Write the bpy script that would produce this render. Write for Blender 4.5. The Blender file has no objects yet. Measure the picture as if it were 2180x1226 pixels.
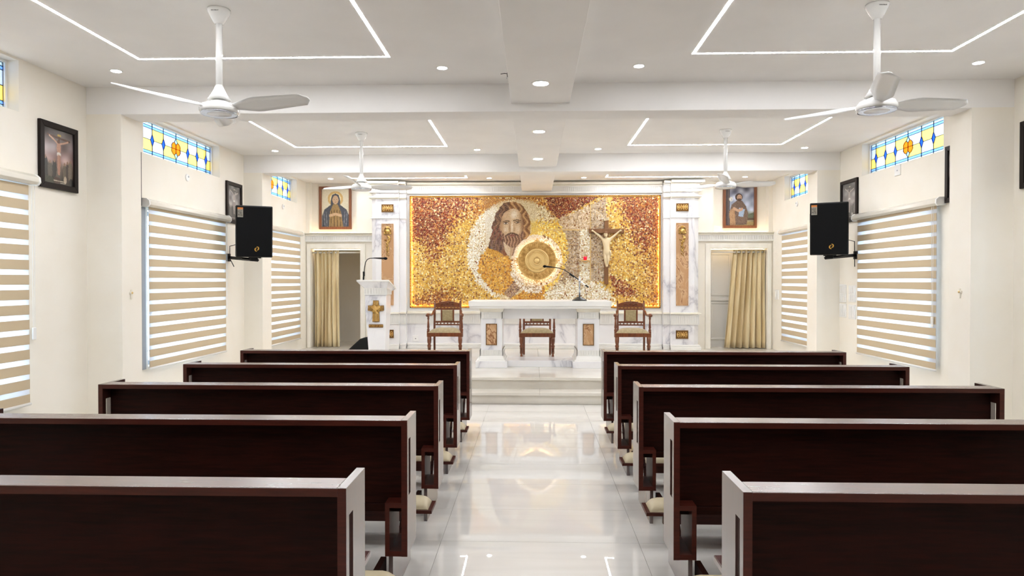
import bpy, bmesh, math, random
import numpy as np
from mathutils import Vector, Matrix
random.seed(7); RNG = np.random.default_rng(7)
PI = math.pi
SC = bpy.context.scene
C = SC.collection

# ------------------------------------------------------------------ camera
F_PX = 1453.0
cam_d = bpy.data.cameras.new('camera'); cam = bpy.data.objects.new('camera', cam_d); C.objects.link(cam)
cam_d.sensor_width = 36.0; cam_d.lens = F_PX / 2180 * 36.0; cam_d.clip_start = 0.05; cam_d.clip_end = 200
_a = math.atan(45 / F_PX); _p = math.atan(16 / F_PX * math.cos(_a))
_f = Vector((-math.sin(_a) * math.cos(_p), math.cos(_a) * math.cos(_p), -math.sin(_p)))
_r = Vector((math.cos(_a), math.sin(_a), 0)); _u = _r.cross(_f)
M = Matrix((( _r.x, _u.x, -_f.x, 0), (_r.y, _u.y, -_f.y, 0), (_r.z, _u.z, -_f.z, 1.59), (0, 0, 0, 1)))
cam.matrix_world = M
SC.camera = cam

# ------------------------------------------------------------------ world, exposure
SC.view_settings.view_transform = 'Standard'; SC.view_settings.look = 'None'
SC.view_settings.gamma = 1.0; SC.view_settings.use_curve_mapping = False
SC.view_settings.exposure = 0.72
W = bpy.data.worlds.new('sky'); SC.world = W; W.use_nodes = True
W.node_tree.nodes['Background'].inputs[0].default_value = (0.72, 0.86, 1.0, 1)
W.node_tree.nodes['Background'].inputs[1].default_value = 7.0
LED = 64.0          # ceiling strips
DOWN = 22.0         # ceiling downlights
SC.cycles.max_bounces = 10; SC.cycles.diffuse_bounces = 6; SC.cycles.transparent_max_bounces = 12
SC.cycles.sample_clamp_indirect = 8.0; SC.cycles.caustics_reflective = False; SC.cycles.caustics_refractive = False

# ------------------------------------------------------------------ materials
def L(h):
    h = h.lstrip('#'); o = []
    for i in (0, 2, 4):
        c = int(h[i:i+2], 16) / 255
        o.append(c / 12.92 if c <= 0.04045 else ((c + 0.055) / 1.055) ** 2.4)
    return (o[0], o[1], o[2], 1)
MATS = {}
def mat(name, col='#808080', rough=0.5, metal=0.0, coat=0.0, coat_rough=0.1, spec=0.5, emit=None, estr=0.0, build=None, sheen=0.0, coat_ior=1.5):
    m = bpy.data.materials.new(name); m.use_nodes = True
    nt = m.node_tree; b = nt.nodes['Principled BSDF']
    b.inputs['Base Color'].default_value = L(col) if isinstance(col, str) else col
    b.inputs['Roughness'].default_value = rough; b.inputs['Metallic'].default_value = metal
    b.inputs['Coat Weight'].default_value = coat; b.inputs['Coat Roughness'].default_value = coat_rough
    b.inputs['Specular IOR Level'].default_value = spec
    b.inputs['Sheen Weight'].default_value = sheen
    b.inputs['Coat IOR'].default_value = coat_ior
    if emit:
        b.inputs['Emission Color'].default_value = L(emit); b.inputs['Emission Strength'].default_value = estr
    if build: build(nt, b)
    MATS[name] = m
    return m
def node(nt, t, **kw):
    n = nt.nodes.new(t)
    for k, v in kw.items(): setattr(n, k, v)
    return n
def coords(nt, scale=(1, 1, 1), kind='Object', rot=(0, 0, 0)):
    tc = node(nt, 'ShaderNodeTexCoord'); mp = node(nt, 'ShaderNodeMapping')
    mp.inputs['Scale'].default_value = scale; mp.inputs['Rotation'].default_value = rot
    nt.links.new(tc.outputs[kind], mp.inputs['Vector']); return mp.outputs[0]
def ramp(nt, fac, stops):
    r = node(nt, 'ShaderNodeValToRGB')
    els = r.color_ramp.elements
    while len(els) < len(stops): els.new(0.5)
    for e, (p, c) in zip(els, stops): e.position = p; e.color = L(c)
    nt.links.new(fac, r.inputs[0]); return r.outputs[0]
def noise(nt, vec, scale, detail=4, rough=0.5, dist=0.0):
    n = node(nt, 'ShaderNodeTexNoise'); n.inputs['Scale'].default_value = scale
    n.inputs['Detail'].default_value = detail; n.inputs['Roughness'].default_value = rough
    n.inputs['Distortion'].default_value = dist
    nt.links.new(vec, n.inputs['Vector']); return n.outputs[0]
def bump(nt, b, h, strength=0.1, dist=0.01):
    n = node(nt, 'ShaderNodeBump'); n.inputs['Strength'].default_value = strength; n.inputs['Distance'].default_value = dist
    nt.links.new(h, n.inputs['Height']); nt.links.new(n.outputs[0], b.inputs['Normal'])
def nz(col1, col2, scale, sc=(1, 1, 1), bs=0.0, detail=4, lo=.35, hi=.65, kind='Object'):
    def f(nt, b):
        v = coords(nt, sc, kind); n = noise(nt, v, scale, detail)
        nt.links.new(ramp(nt, n, [(lo, col1), (hi, col2)]), b.inputs['Base Color'])
        if bs: bump(nt, b, n, bs)
    return f
def marble_f(base, vein, soft, scale=1.3, thin=.035):
    def f(nt, b):
        v = coords(nt, (1, 1, 1), 'Object', (0.3, 0.6, 0.5))
        oi = node(nt, 'ShaderNodeObjectInfo'); add = node(nt, 'ShaderNodeVectorMath', operation='ADD')
        geo = node(nt, 'ShaderNodeNewGeometry')
        nt.links.new(geo.outputs['Position'], add.inputs[0]); nt.links.new(oi.outputs['Location'], add.inputs[1])
        mp = node(nt, 'ShaderNodeMapping'); mp.inputs['Scale'].default_value = (1.0, 1.0, .55); mp.inputs['Rotation'].default_value = (0, .8, .3)
        nt.links.new(add.outputs[0], mp.inputs[0]); v = mp.outputs[0]
        n = noise(nt, v, scale, 6, .55, .6)
        d = node(nt, 'ShaderNodeMath', operation='SUBTRACT'); d.inputs[1].default_value = .5; nt.links.new(n, d.inputs[0])
        a = node(nt, 'ShaderNodeMath', operation='ABSOLUTE'); nt.links.new(d.outputs[0], a.inputs[0])
        nt.links.new(ramp(nt, a.outputs[0], [(0.0, vein), (thin * .5, soft), (thin * 2.0, base), (1.0, base)]), b.inputs['Base Color'])
    return f
def wood_f(c1, c2, axis=0, sc=6, bp=0.0):
    s = [1.2, 14, 14] if axis == 0 else ([14, 1.2, 14] if axis == 1 else [14, 14, 1.2])
    def f(nt, b):
        v = coords(nt, s); n = noise(nt, v, sc, 6, .6, .3)
        nt.links.new(ramp(nt, n, [(.3, c1), (.7, c2)]), b.inputs['Base Color'])
        if bp: bump(nt, b, n, bp, .003)
    return f

mat('paint', '#ece6da', .75, build=nz('#ece6d9', '#eee9de', 3.0))
mat('paint_white', '#ebe9e6', .8, build=nz('#eae8e5', '#eeece9', 2.0))
mat('paint_grey', '#dedcd7', .6)
mat('casing', '#e9e5da', .45, build=nz('#e2ddd0', '#ece8de', 9.0, (1, 1, .3)))
def tile_f(nt, b):
    geo = node(nt, 'ShaderNodeNewGeometry'); mp = node(nt, 'ShaderNodeMapping'); mp.inputs['Scale'].default_value = (.7, 7, 1)
    nt.links.new(geo.outputs['Position'], mp.inputs[0]); n = noise(nt, mp.outputs[0], 1.5, 5, .55, .4)
    nt.links.new(ramp(nt, n, [(.3, '#dad7d1'), (.55, '#dfdcd6'), (.75, '#e2dfda')]), b.inputs['Base Color'])
mat('tile', '#dcd8d0', .012, spec=.75, build=tile_f)
mat('grout', '#9c978d', .8)
mat('step_stone', '#d6d0c5', .14, coat=.2, coat_rough=.06, build=nz('#d0cabf', '#dbd6cc', 2.2))
mat('marble', '#f0f0f2', .2, build=marble_f('#e9e9eb', '#bfbfc6', '#dadade', .8, .02))
mat('marble_plain', '#eeece6', .3, build=nz('#e3e2de', '#e9e8e4', 4.0))
mat('marble_cream', '#ece7d8', .35, build=nz('#e0dac9', '#e8e4d8', 5.0))
mat('onyx', '#c79e72', .25, build=marble_f('#bb926a', '#845230', '#cfab84', 4.0, .03))
mat('bronze', '#a8813e', .4, metal=.5, build=nz('#7c5526', '#c9a256', 30.0))
mat('bronze_back', '#7d5a2c', .5, metal=.6)
mat('gold', '#d5a64f', .38, metal=.3, build=nz('#c0914a', '#e6c078', 18.0))
mat('gold_light', '#dcbc7c', .42, metal=.2)
mat('relief', '#b08a45', .3, metal=.8, build=nz('#8d6626', '#e3c078', 25.0))
mat('gold_frame', '#c79a4e', .35, metal=.8)
mat('pew_wood', '#32140f', .5, spec=.1, coat=.0, coat_rough=.2, build=wood_f('#170603', '#2c0e08', 0, 5))
mat('pew_edge', '#4e1d12', .4, spec=.3, coat=1.0, coat_rough=.26, coat_ior=2.7, build=wood_f('#3c140c', '#521f13', 0, 5))
mat('pew_lip', '#5a2415', .45, spec=.25, coat=.1, coat_rough=.2, build=wood_f('#35120a', '#4b1b10', 0, 4))
mat('pew_end', '#35150f', .4, coat=1.0, coat_rough=.22, coat_ior=2.2, build=wood_f('#2d110c', '#3f1a12', 2, 5))
mat('kneeler_leather', '#bdb092', .45)
mat('chair_wood', '#6d371b', .3, coat=.4, build=wood_f('#54260f', '#834a26', 2, 4))
def fab_f(nt, b):
    v = coords(nt, (1, 1, 1)); vo = node(nt, 'ShaderNodeTexVoronoi'); vo.inputs['Scale'].default_value = 26
    nt.links.new(v, vo.inputs['Vector'])
    nt.links.new(ramp(nt, vo.outputs['Distance'], [(.1, '#a99a72'), (.35, '#a3936e'), (.6, '#9a8a64')]), b.inputs['Base Color'])
mat('upholstery', '#94865a', .6, sheen=.3, build=fab_f)
mat('curtain', '#b8a377', .32, sheen=.4, build=nz('#d0bb8c', '#e8d8b2', 3.0, (6, 6, .4)))
mat('black', '#08090b', .4, spec=.3); mat('black_grille', '#060709', .6, spec=.15)
mat('black_gloss', '#101114', .2, coat=.5)
mat('chrome', '#c5cad2', .15, metal=1.0); mat('alu', '#a4a9ae', .4, metal=.5)
mat('white_plastic', '#e9e9e7', .3, coat=.3); mat('white_gloss', '#ececea', .14, coat=.6, coat_rough=.06)
mat('cassette', '#d6d1c4', .25, coat=.4, coat_rough=.1)
mat('frame_dark', '#170d0a', .45, spec=.25); mat('frame_brown', '#7a4a2c', .4, build=wood_f('#6b3d22', '#8a583a', 2, 5))
mat('crucifix_wood', '#76502c', .5, build=wood_f('#6a4424', '#855c36', 2, 5)); mat('ivory', '#d9c7a2', .5)
mat('red_glass', '#c4102c', .1, emit='#d01030', estr=.35)
mat('label_orange', '#c67a3a', .5); mat('label_grey', '#9b968a', .5); mat('ink', '#17181a', .5); mat('logo_gold', '#d6a84c', .35, metal=.4)
mat('lead', '#3f4650', .5); mat('glass_rim', '#dfe4e8', .3)
mat('led', '#ffffff', .5, emit='#f8faff', estr=LED); mat('led_down', '#ffffff', .5, emit='#fbfbff', estr=DOWN)
mat('led_warm', '#ffffff', .5, emit='#ffd089', estr=24.0); mat('led_niche', '#ffffff', .5, emit='#ffe2b8', estr=7.0); mat('led_gold', '#ffffff', .5, emit='#ffe4ae', estr=17.0)
def vcol(name, rough, metal=0.0, coat=0.0):
    def f(nt, b):
        a = node(nt, 'ShaderNodeVertexColor', layer_name='Col'); nt.links.new(a.outputs[0], b.inputs['Base Color'])
    return mat(name, '#888888', rough, metal=metal, coat=coat, build=f)
mat('mosaic_bed', '#c9ab78', .8, build=nz('#bd9c66', '#d4ba8c', 6.0))
vcol('tesserae', .3, 0.0, .08); vcol('print', .5); vcol('print_glossy', .3, 0, .6)
def thin(name, col, trans, rough=.8, transp=0.0, gloss=0.0, dim=1.0):
    m = bpy.data.materials.new(name); m.use_nodes = True; nt = m.node_tree; nt.nodes.clear()
    out = node(nt, 'ShaderNodeOutputMaterial'); d = node(nt, 'ShaderNodeBsdfDiffuse'); t = node(nt, 'ShaderNodeBsdfTranslucent')
    kc = tuple(c * dim for c in L(col)[:3]) + (1,)
    d.inputs[0].default_value = L(col); t.inputs[0].default_value = kc
    mx = node(nt, 'ShaderNodeMixShader'); mx.inputs[0].default_value = trans
    nt.links.new(d.outputs[0], mx.inputs[1]); nt.links.new(t.outputs[0], mx.inputs[2]); last = mx.outputs[0]
    if transp:
        tr = node(nt, 'ShaderNodeBsdfTransparent'); tr.inputs[0].default_value = kc
        m2 = node(nt, 'ShaderNodeMixShader'); m2.inputs[0].default_value = transp
        nt.links.new(last, m2.inputs[1]); nt.links.new(tr.outputs[0], m2.inputs[2]); last = m2.outputs[0]
    if gloss:
        g = node(nt, 'ShaderNodeBsdfGlossy'); g.inputs['Roughness'].default_value = .1
        m3 = node(nt, 'ShaderNodeMixShader'); m3.inputs[0].default_value = gloss
        nt.links.new(last, m3.inputs[1]); nt.links.new(g.outputs[0], m3.inputs[2]); last = m3.outputs[0]
    nt.links.new(last, out.inputs[0]); MATS[name] = m
thin('band', '#d9c8ab', .3); thin('sheer', '#e8e9ec', .5, transp=.14)
thin('clear_pane', '#f4f8fb', .3, transp=.9, gloss=.03)
thin('pane_white', '#f1f5fd', .5, transp=.72, dim=.5); thin('pane_yellow', '#fae39c', .5, transp=.75, dim=.68); thin('pane_blue', '#5a8cf0', .5, transp=.75, dim=.68)
thin('pane_orange', '#f8a850', .5, transp=.7, dim=.68); thin('pane_pale', '#a9caf6', .5, transp=.75, dim=.68); thin('pane_clear', '#eefaff', .5, transp=.85, dim=.5); thin('pane_teal', '#c4eef4', .5, transp=.75, dim=.68)

# ------------------------------------------------------------------ builders
def wloc(o):
    v = Vector((0, 0, 0))
    while o is not None: v += o.location; o = o.parent
    return v
def tag(o, label=None, cat=None, group=None, kind=None):
    if label: o['label'] = label
    if cat: o['category'] = cat
    if group: o['group'] = group
    if kind: o['kind'] = kind
    return o
def thing(name, label, cat, loc=(0, 0, 0), group=None):
    o = bpy.data.objects.new(name, None); C.objects.link(o); o.location = loc; o.empty_display_size = .1
    return tag(o, label, cat, group)
def place(me, name, material, parent=None, smooth=False):
    if material: me.materials.append(MATS[material])
    if smooth:
        for p in me.polygons: p.use_smooth = True
    o = bpy.data.objects.new(name, me); C.objects.link(o); o.parent = parent
    return o
class MB:
    def __init__(s): s.v = []; s.f = []
    def add(s, vs, fs):
        n = len(s.v); s.v += [tuple(p) for p in vs]; s.f += [tuple(n + i for i in q) for q in fs]; return s
    def box(s, x0, x1, y0, y1, z0, z1):
        return s.add([(x0, y0, z0), (x1, y0, z0), (x1, y1, z0), (x0, y1, z0), (x0, y0, z1), (x1, y0, z1), (x1, y1, z1), (x0, y1, z1)],
                     [(0, 3, 2, 1), (4, 5, 6, 7), (0, 1, 5, 4), (1, 2, 6, 5), (2, 3, 7, 6), (3, 0, 4, 7)])
    def frus(s, b, t, z0, z1):   # b,t = (x0,x1,y0,y1)
        q = lambda r, z: [(r[0], r[2], z), (r[1], r[2], z), (r[1], r[3], z), (r[0], r[3], z)]
        return s.add(q(b, z0) + q(t, z1), [(0, 3, 2, 1), (4, 5, 6, 7), (0, 1, 5, 4), (1, 2, 6, 5), (2, 3, 7, 6), (3, 0, 4, 7)])
    def prism(s, poly, axis, a, b):   # poly 2D; axis 'x': (y,z); 'y': (x,z); 'z': (x,y)
        n = len(poly)
        def P(p, t): return (t, p[0], p[1]) if axis == 'x' else ((p[0], t, p[1]) if axis == 'y' else (p[0], p[1], t))
        return s.add([P(p, a) for p in poly] + [P(p, b) for p in poly],
                     [tuple(range(n - 1, -1, -1)), tuple(range(n, 2 * n))] + [(i, (i + 1) % n, n + (i + 1) % n, n + i) for i in range(n)])
    def lathe(s, prof, c=(0, 0, 0), n=20, axis='z'):  # prof (r, h)
        vs = []; fs = []
        for r, h in prof:
            for k in range(n):
                a = 2 * PI * k / n; p, q = r * math.cos(a), r * math.sin(a)
                d = (p, q, h) if axis == 'z' else ((p, -h, q) if axis == 'y' else (h, p, q))
                vs.append((c[0] + d[0], c[1] + d[1], c[2] + d[2]))
        m = len(prof)
        for i in range(m - 1):
            for k in range(n):
                k2 = (k + 1) % n; fs.append((i * n + k, i * n + k2, (i + 1) * n + k2, (i + 1) * n + k))
        fs.append(tuple(range(n - 1, -1, -1))); fs.append(tuple((m - 1) * n + k for k in range(n)))
        return s.add(vs, fs)
    def tube(s, pts, r, n=8):
        pts = [Vector(p) for p in pts]; R = r if isinstance(r, (list, tuple)) else [r] * len(pts)
        vs = []; fs = []; prev = None
        for i, p in enumerate(pts):
            t = (pts[min(i + 1, len(pts) - 1)] - pts[max(i - 1, 0)]).normalized()
            u = (Vector((0, 0, 1)) if abs(t.z) < .9 else Vector((1, 0, 0))) if prev is None else prev
            u = (u - t * u.dot(t)).normalized(); prev = u; w = t.cross(u)
            for k in range(n):
                a = 2 * PI * k / n; vs.append(p + (u * math.cos(a) + w * math.sin(a)) * R[i])
        for i in range(len(pts) - 1):
            for k in range(n):
                k2 = (k + 1) % n; fs.append((i * n + k, i * n + k2, (i + 1) * n + k2, (i + 1) * n + k))
        fs.append(tuple(range(n - 1, -1, -1))); fs.append(tuple((len(pts) - 1) * n + k for k in range(n)))
        return s.add(vs, fs)
    def xf(s, M4):
        s.v = [tuple(M4 @ Vector(p)) for p in s.v]; return s
    def mesh(s, off=Vector((0, 0, 0))):
        me = bpy.data.meshes.new('m'); me.from_pydata([(p[0] - off.x, p[1] - off.y, p[2] - off.z) for p in s.v], [], s.f)
        bm = bmesh.new(); bm.from_mesh(me); bmesh.ops.recalc_face_normals(bm, faces=bm.faces); bm.to_mesh(me); bm.free()
        return me
    def build(s, name, material, parent=None, bevel=0.0, smooth=False, label=None, cat=None, group=None, kind=None, seg=2):
        me = s.mesh(wloc(parent)) if parent is not None else None
        off = None
        if me is None:
            if s.v:
                a = np.array(s.v); off = Vector(((a[:, 0].min() + a[:, 0].max()) / 2, (a[:, 1].min() + a[:, 1].max()) / 2, a[:, 2].min()))
            me = s.mesh(off)
        me.name = name
        o = place(me, name, material, parent, smooth)
        if off is not None: o.location = off
        if bevel:
            b = o.modifiers.new('b', 'BEVEL'); b.width = bevel; b.segments = seg; b.limit_method = 'ANGLE'; b.angle_limit = .7
        if smooth == 'auto':
            pass
        return tag(o, label, cat, group, kind)
def B(x0, x1, y0, y1, z0, z1): return MB().box(x0, x1, y0, y1, z0, z1)
def copy_tree(o, parent=None):
    c = o.copy(); C.objects.link(c); c.parent = parent
    for ch in list(o.children): copy_tree(ch, c)
    return c
def text_mb(body, size, depth=.002, font_spacing=1.0):
    cu = bpy.data.curves.new('t', 'FONT'); cu.body = body; cu.size = size; cu.extrude = depth; cu.align_x = 'CENTER'; cu.align_y = 'CENTER'; cu.space_character = font_spacing
    cu.resolution_u = 2
    ob = bpy.data.objects.new('t', cu); C.objects.link(ob)
    dg = bpy.context.evaluated_depsgraph_get(); me = bpy.data.meshes.new_from_object(ob.evaluated_get(dg))
    mb = MB(); mb.add([tuple(v.co) for v in me.vertices], [tuple(p.vertices) for p in me.polygons])
    bpy.data.objects.remove(ob); bpy.data.curves.remove(cu); bpy.data.meshes.remove(me)
    return mb
FRONT = Matrix(((1, 0, 0, 0), (0, 0, -1, 0), (0, 1, 0, 0), (0, 0, 0, 1)))   # XY plane -> faces -Y
def flutes(x0, x1, yf, yb, z0, z1, pitch, margin=.012, rib=.5):
    """recessed slots between ribs on the face y = yf"""
    mb = MB(); mb.box(x0, x1, yf, yb, z0, z0 + margin); mb.box(x0, x1, yf, yb, z1 - margin, z1)
    n = max(1, round((x1 - x0) / pitch)); p = (x1 - x0) / n
    for i in range(n + 1):
        c = x0 + i * p; a, b = max(x0, c - p * rib / 2), min(x1, c + p * rib / 2)
        mb.box(a, b, yf, yb, z0 + margin, z1 - margin)
    return mb
def vmesh(name, cols, verts, faces, material, parent):
    me = bpy.data.meshes.new(name); off = wloc(parent)
    me.from_pydata([(p[0] - off.x, p[1] - off.y, p[2] - off.z) for p in verts], [], faces)
    at = me.color_attributes.new('Col', 'FLOAT_COLOR', 'POINT')
    arr = np.ones((len(verts), 4), np.float32); arr[:, :3] = cols; at.data.foreach_set('color', arr.ravel())
    return place(me, name, material, parent)
def lin(a): a = np.asarray(a, float) / 255.0; return np.where(a <= .04045, a / 12.92, ((a + .055) / 1.055) ** 2.4)
def inpoly(x, y, pts):
    ins = np.zeros(x.shape, bool); n = len(pts)
    for i in range(n):
        x0, y0 = pts[i]; x1, y1 = pts[(i + 1) % n]
        if y0 == y1: continue
        c = ((y0 > y) != (y1 > y)) & (x < (x1 - x0) * (y - y0) / (y1 - y0) + x0); ins ^= c
    return ins
def dseg(x, y, pts):
    d = np.full(x.shape, 1e9)
    for (x0, y0), (x1, y1) in zip(pts[:-1], pts[1:]):
        dx, dy = x1 - x0, y1 - y0; t = np.clip(((x - x0) * dx + (y - y0) * dy) / (dx * dx + dy * dy), 0, 1)
        d = np.minimum(d, np.hypot(x - x0 - t * dx, y - y0 - t * dy))
    return d

def ell(mb, c, r, nu=10, nv=6):
    vs = []; fs = []
    for i in range(nv + 1):
        t = PI * i / nv
        for k in range(nu):
            a = 2 * PI * k / nu
            vs.append((c[0] + r[0] * math.sin(t) * math.cos(a), c[1] + r[1] * math.sin(t) * math.sin(a), c[2] + r[2] * math.cos(t)))
    for i in range(nv):
        for k in range(nu): fs.append((i * nu + k, i * nu + (k + 1) % nu, (i + 1) * nu + (k + 1) % nu, (i + 1) * nu + k))
    return mb.add(vs, fs)

# ================================================================== the setting
XL, XR, YB, YA, ZC = -4.33, 4.47, -4.0, 12.9, 3.46
PF = 0.31
# floor: slab of grout with single tiles
fl = B(XL - .2, XR + .2, YB, 8.8, -.1, -.003).build('floor', 'grout', kind='structure')
TX, TY = 1.2, .588
xs = [-0.56 + TX * k for k in range(-4, 5)]
tile_me = None
for i in range(len(xs)):
    x0 = xs[i]; x1 = x0 + TX
    a, b = max(x0, XL), min(x1, XR)
    if b - a < .05: continue
    for j in range(-14, 8):
        y0 = 4.135 + TY * j; y1 = y0 + TY
        if y0 > 8.74 or y1 < YB: continue
        full = (a == x0 and b == x1 and y1 < 8.74 and y0 > YB)
        if full:
            if tile_me is None:
                tile_me = B(.0012, TX - .0012, .0012, TY - .0012, -.01, 0).mesh(); tile_me.name = 'tile'; tile_me.materials.append(MATS['tile'])
            o = bpy.data.objects.new('tile', tile_me); C.objects.link(o); o.parent = fl; o.location = Vector((x0, y0, 0)) - fl.location
        else:
            B(a + .0012, b - .0012, max(y0, YB) + .0012, min(y1, 8.745) - .0012, -.01, 0).build('tile', 'tile', fl)
# steps and platform
st = B(XL, XR, 8.76, 9.1, 0, .118).build('floor_step', 'step_stone', kind='structure')
B(XL, .085, 8.72, 9.06, .115, .156).build('tread_slab', 'step_stone', st, .004); B(.086, XR, 8.72, 9.06, .115, .156).build('tread_slab', 'step_stone', st, .004)
pl = B(XL - .6, XR + .6, 9.04, 14.35, 0, .272).build('floor_platform', 'step_stone', kind='structure')
B(XL - .6, .085, 9.0, 14.35, .27, PF).build('stone_slab', 'step_stone', pl, .004); B(.086, XR + .6, 9.0, 14.35, .27, PF).build('stone_slab', 'step_stone', pl, .004)
# ceiling
B(XL - .22, XR + .22, YB, 14.0, ZC, ZC + .15).build('ceiling', 'paint_white', kind='structure')
BEAMS = [(-.72, -.39), (2.89, 3.22), (6.50, 6.83), (10.10, 10.45)]
for n, (a, b) in enumerate(BEAMS):
    B(XL, XR, a, b, 3.195, ZC + .01).build('ceiling_beam', 'paint_white', bevel=.004, kind='structure')
edges = [YB] + [v for ab in BEAMS for v in ab] + [YA]
for k in range(0, len(edges), 2):
    B(-.21, .345, edges[k], edges[k + 1] + .01, 3.27, ZC + .01).build('ceiling_beam', 'paint_white', bevel=.004, kind='structure')
# side walls with openings
WIN = {'L': [(3.86, 5.64), (7.54, 9.33), (10.62, 12.36)], 'R': [(3.92, 5.76), (7.76, 9.42), (10.60, 12.25)]}
GLZ = {'L': [(3.79, 5.635), (7.47, 9.31), (10.55, 12.40)], 'R': [(3.92, 5.77), (7.60, 9.45), (10.47, 12.31)]}
WZ0, WZ1, GZ0, GZ1 = .62, 2.38, 3.01, 3.44
def side_wall(side):
    x0, x1 = (XL - .22, XL) if side == 'L' else (XR, XR + .22)
    mb = MB(); E0, E1 = YB, YA + .25
    mb.box(x0, x1, E0, E1, -.1, WZ0); mb.box(x0, x1, E0, E1, WZ1, GZ0); mb.box(x0, x1, E0, E1, GZ1, ZC + .15)
    for ops, a, b in ((WIN[side], WZ0, WZ1), (GLZ[side], GZ0, GZ1)):
        y = E0
        for o0, o1 in ops: mb.box(x0, x1, y, o0, a, b); y = o1
        mb.box(x0, x1, y, E1, a, b)
    return mb
side_wall('L').build('wall_left', 'paint', kind='structure'); side_wall('R').build('wall_right', 'paint', kind='structure')
B(XL - .22, XR + .22, YB - .2, YB, -.1, ZC + .15).build('wall_rear', 'paint', kind='structure')
for a, b in BEAMS:
    B(XL, -3.985 if a < 9 else -4.05, a, b, 0, 3.20).build('wall_column', 'paint', kind='structure')
    B(4.08 if a < 9 else 4.14, XR, a, b, 0, 3.20).build('wall_column', 'paint', kind='structure')
# altar wall with two doorways and two niches
wa = MB(); T = YA + .25
DL, DR = (-4.245, -3.275), (3.31, 4.375); NL, NR = (-4.26, -3.355), (3.37, 4.395); DZ = 2.2
NB = 13.06
wa.box(XL - .2, NL[0], YA, T, 0, 3.6); wa.box(NL[1], NR[0], YA, T, DZ, 3.6); wa.box(NR[1], XR + .2, YA, T, 0, 3.6)
wa.box(DL[1], DR[0], YA, T, 0, DZ); wa.box(NL[0], DL[0], YA, T, 0, DZ); wa.box(DR[1], NR[1], YA, T, 0, DZ)
for n in (NL, NR): wa.box(n[0], n[1], NB, T, 2.5, 3.6); wa.box(n[0], n[1], YA, T, DZ, 2.5)
wa.build('wall_altar', 'paint', kind='structure')
# vestibules behind the doorways
for n, (a, b) in enumerate((DL, DR)):
    v = MB(); v.box(a - .5, b + .5, 14.2, 14.3, 0, 2.6); v.box(a - .55, a - .5, T - .02, 14.3, 0, 2.6); v.box(b + .5, b + .55, T - .02, 14.3, 0, 2.6); v.box(a - .55, b + .55, T - .02, 14.3, 2.55, 2.6)
    for q0, q1 in ((a - .55, XL - .2) if n == 0 else (XR + .2, b + .55),): v.box(q0, q1, T - .02, T + .02, 0, 2.6)
    v.build('wall_vestibule', 'paint', kind='structure')
# door casings
for n, (a, b) in enumerate((DL, DR)):
    c = MB(); o = .075
    c.box(a - (.06 if n == 0 else .09), a + .008, YA - .04, YA + .26, PF, DZ + .085); c.box(b - .008, b + (.09 if n == 0 else .065), YA - .04, YA + .26, PF, DZ + .085); c.box(a, b, YA - .04, YA + .26, DZ - .008, DZ + .085)
    d = c.build('door_%d' % (n + 1), 'casing', bevel=.006, kind='structure')
    B(a + .02, b - .02, YA + .17, YA + .195, DZ - .02, DZ - .007).build('head_light', 'led_niche', d)
# right doorway: grey panelled door leaf
lf = B(3.28, 3.95, 13.28, 13.32, PF, 2.3).build('door_3', 'paint_grey', kind='structure')
for z0, z1 in ((.45, 1.18), (1.30, 2.12)):
    m = MB(); x0, x1, w = 3.42, 3.80, .035
    m.box(x0, x1, 13.262, 13.28, z0, z0 + w); m.box(x0, x1, 13.262, 13.28, z1 - w, z1); m.box(x0, x0 + w, 13.262, 13.28, z0 + w, z1 - w); m.box(x1 - w, x1, 13.262, 13.28, z0 + w, z1 - w)
    m.build('panel_moulding', 'paint_grey', lf, .006)
B(3.26, 3.97, 13.25, 13.285, 1.2, 1.27).build('door_rail', 'paint_grey', lf, .004)

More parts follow.
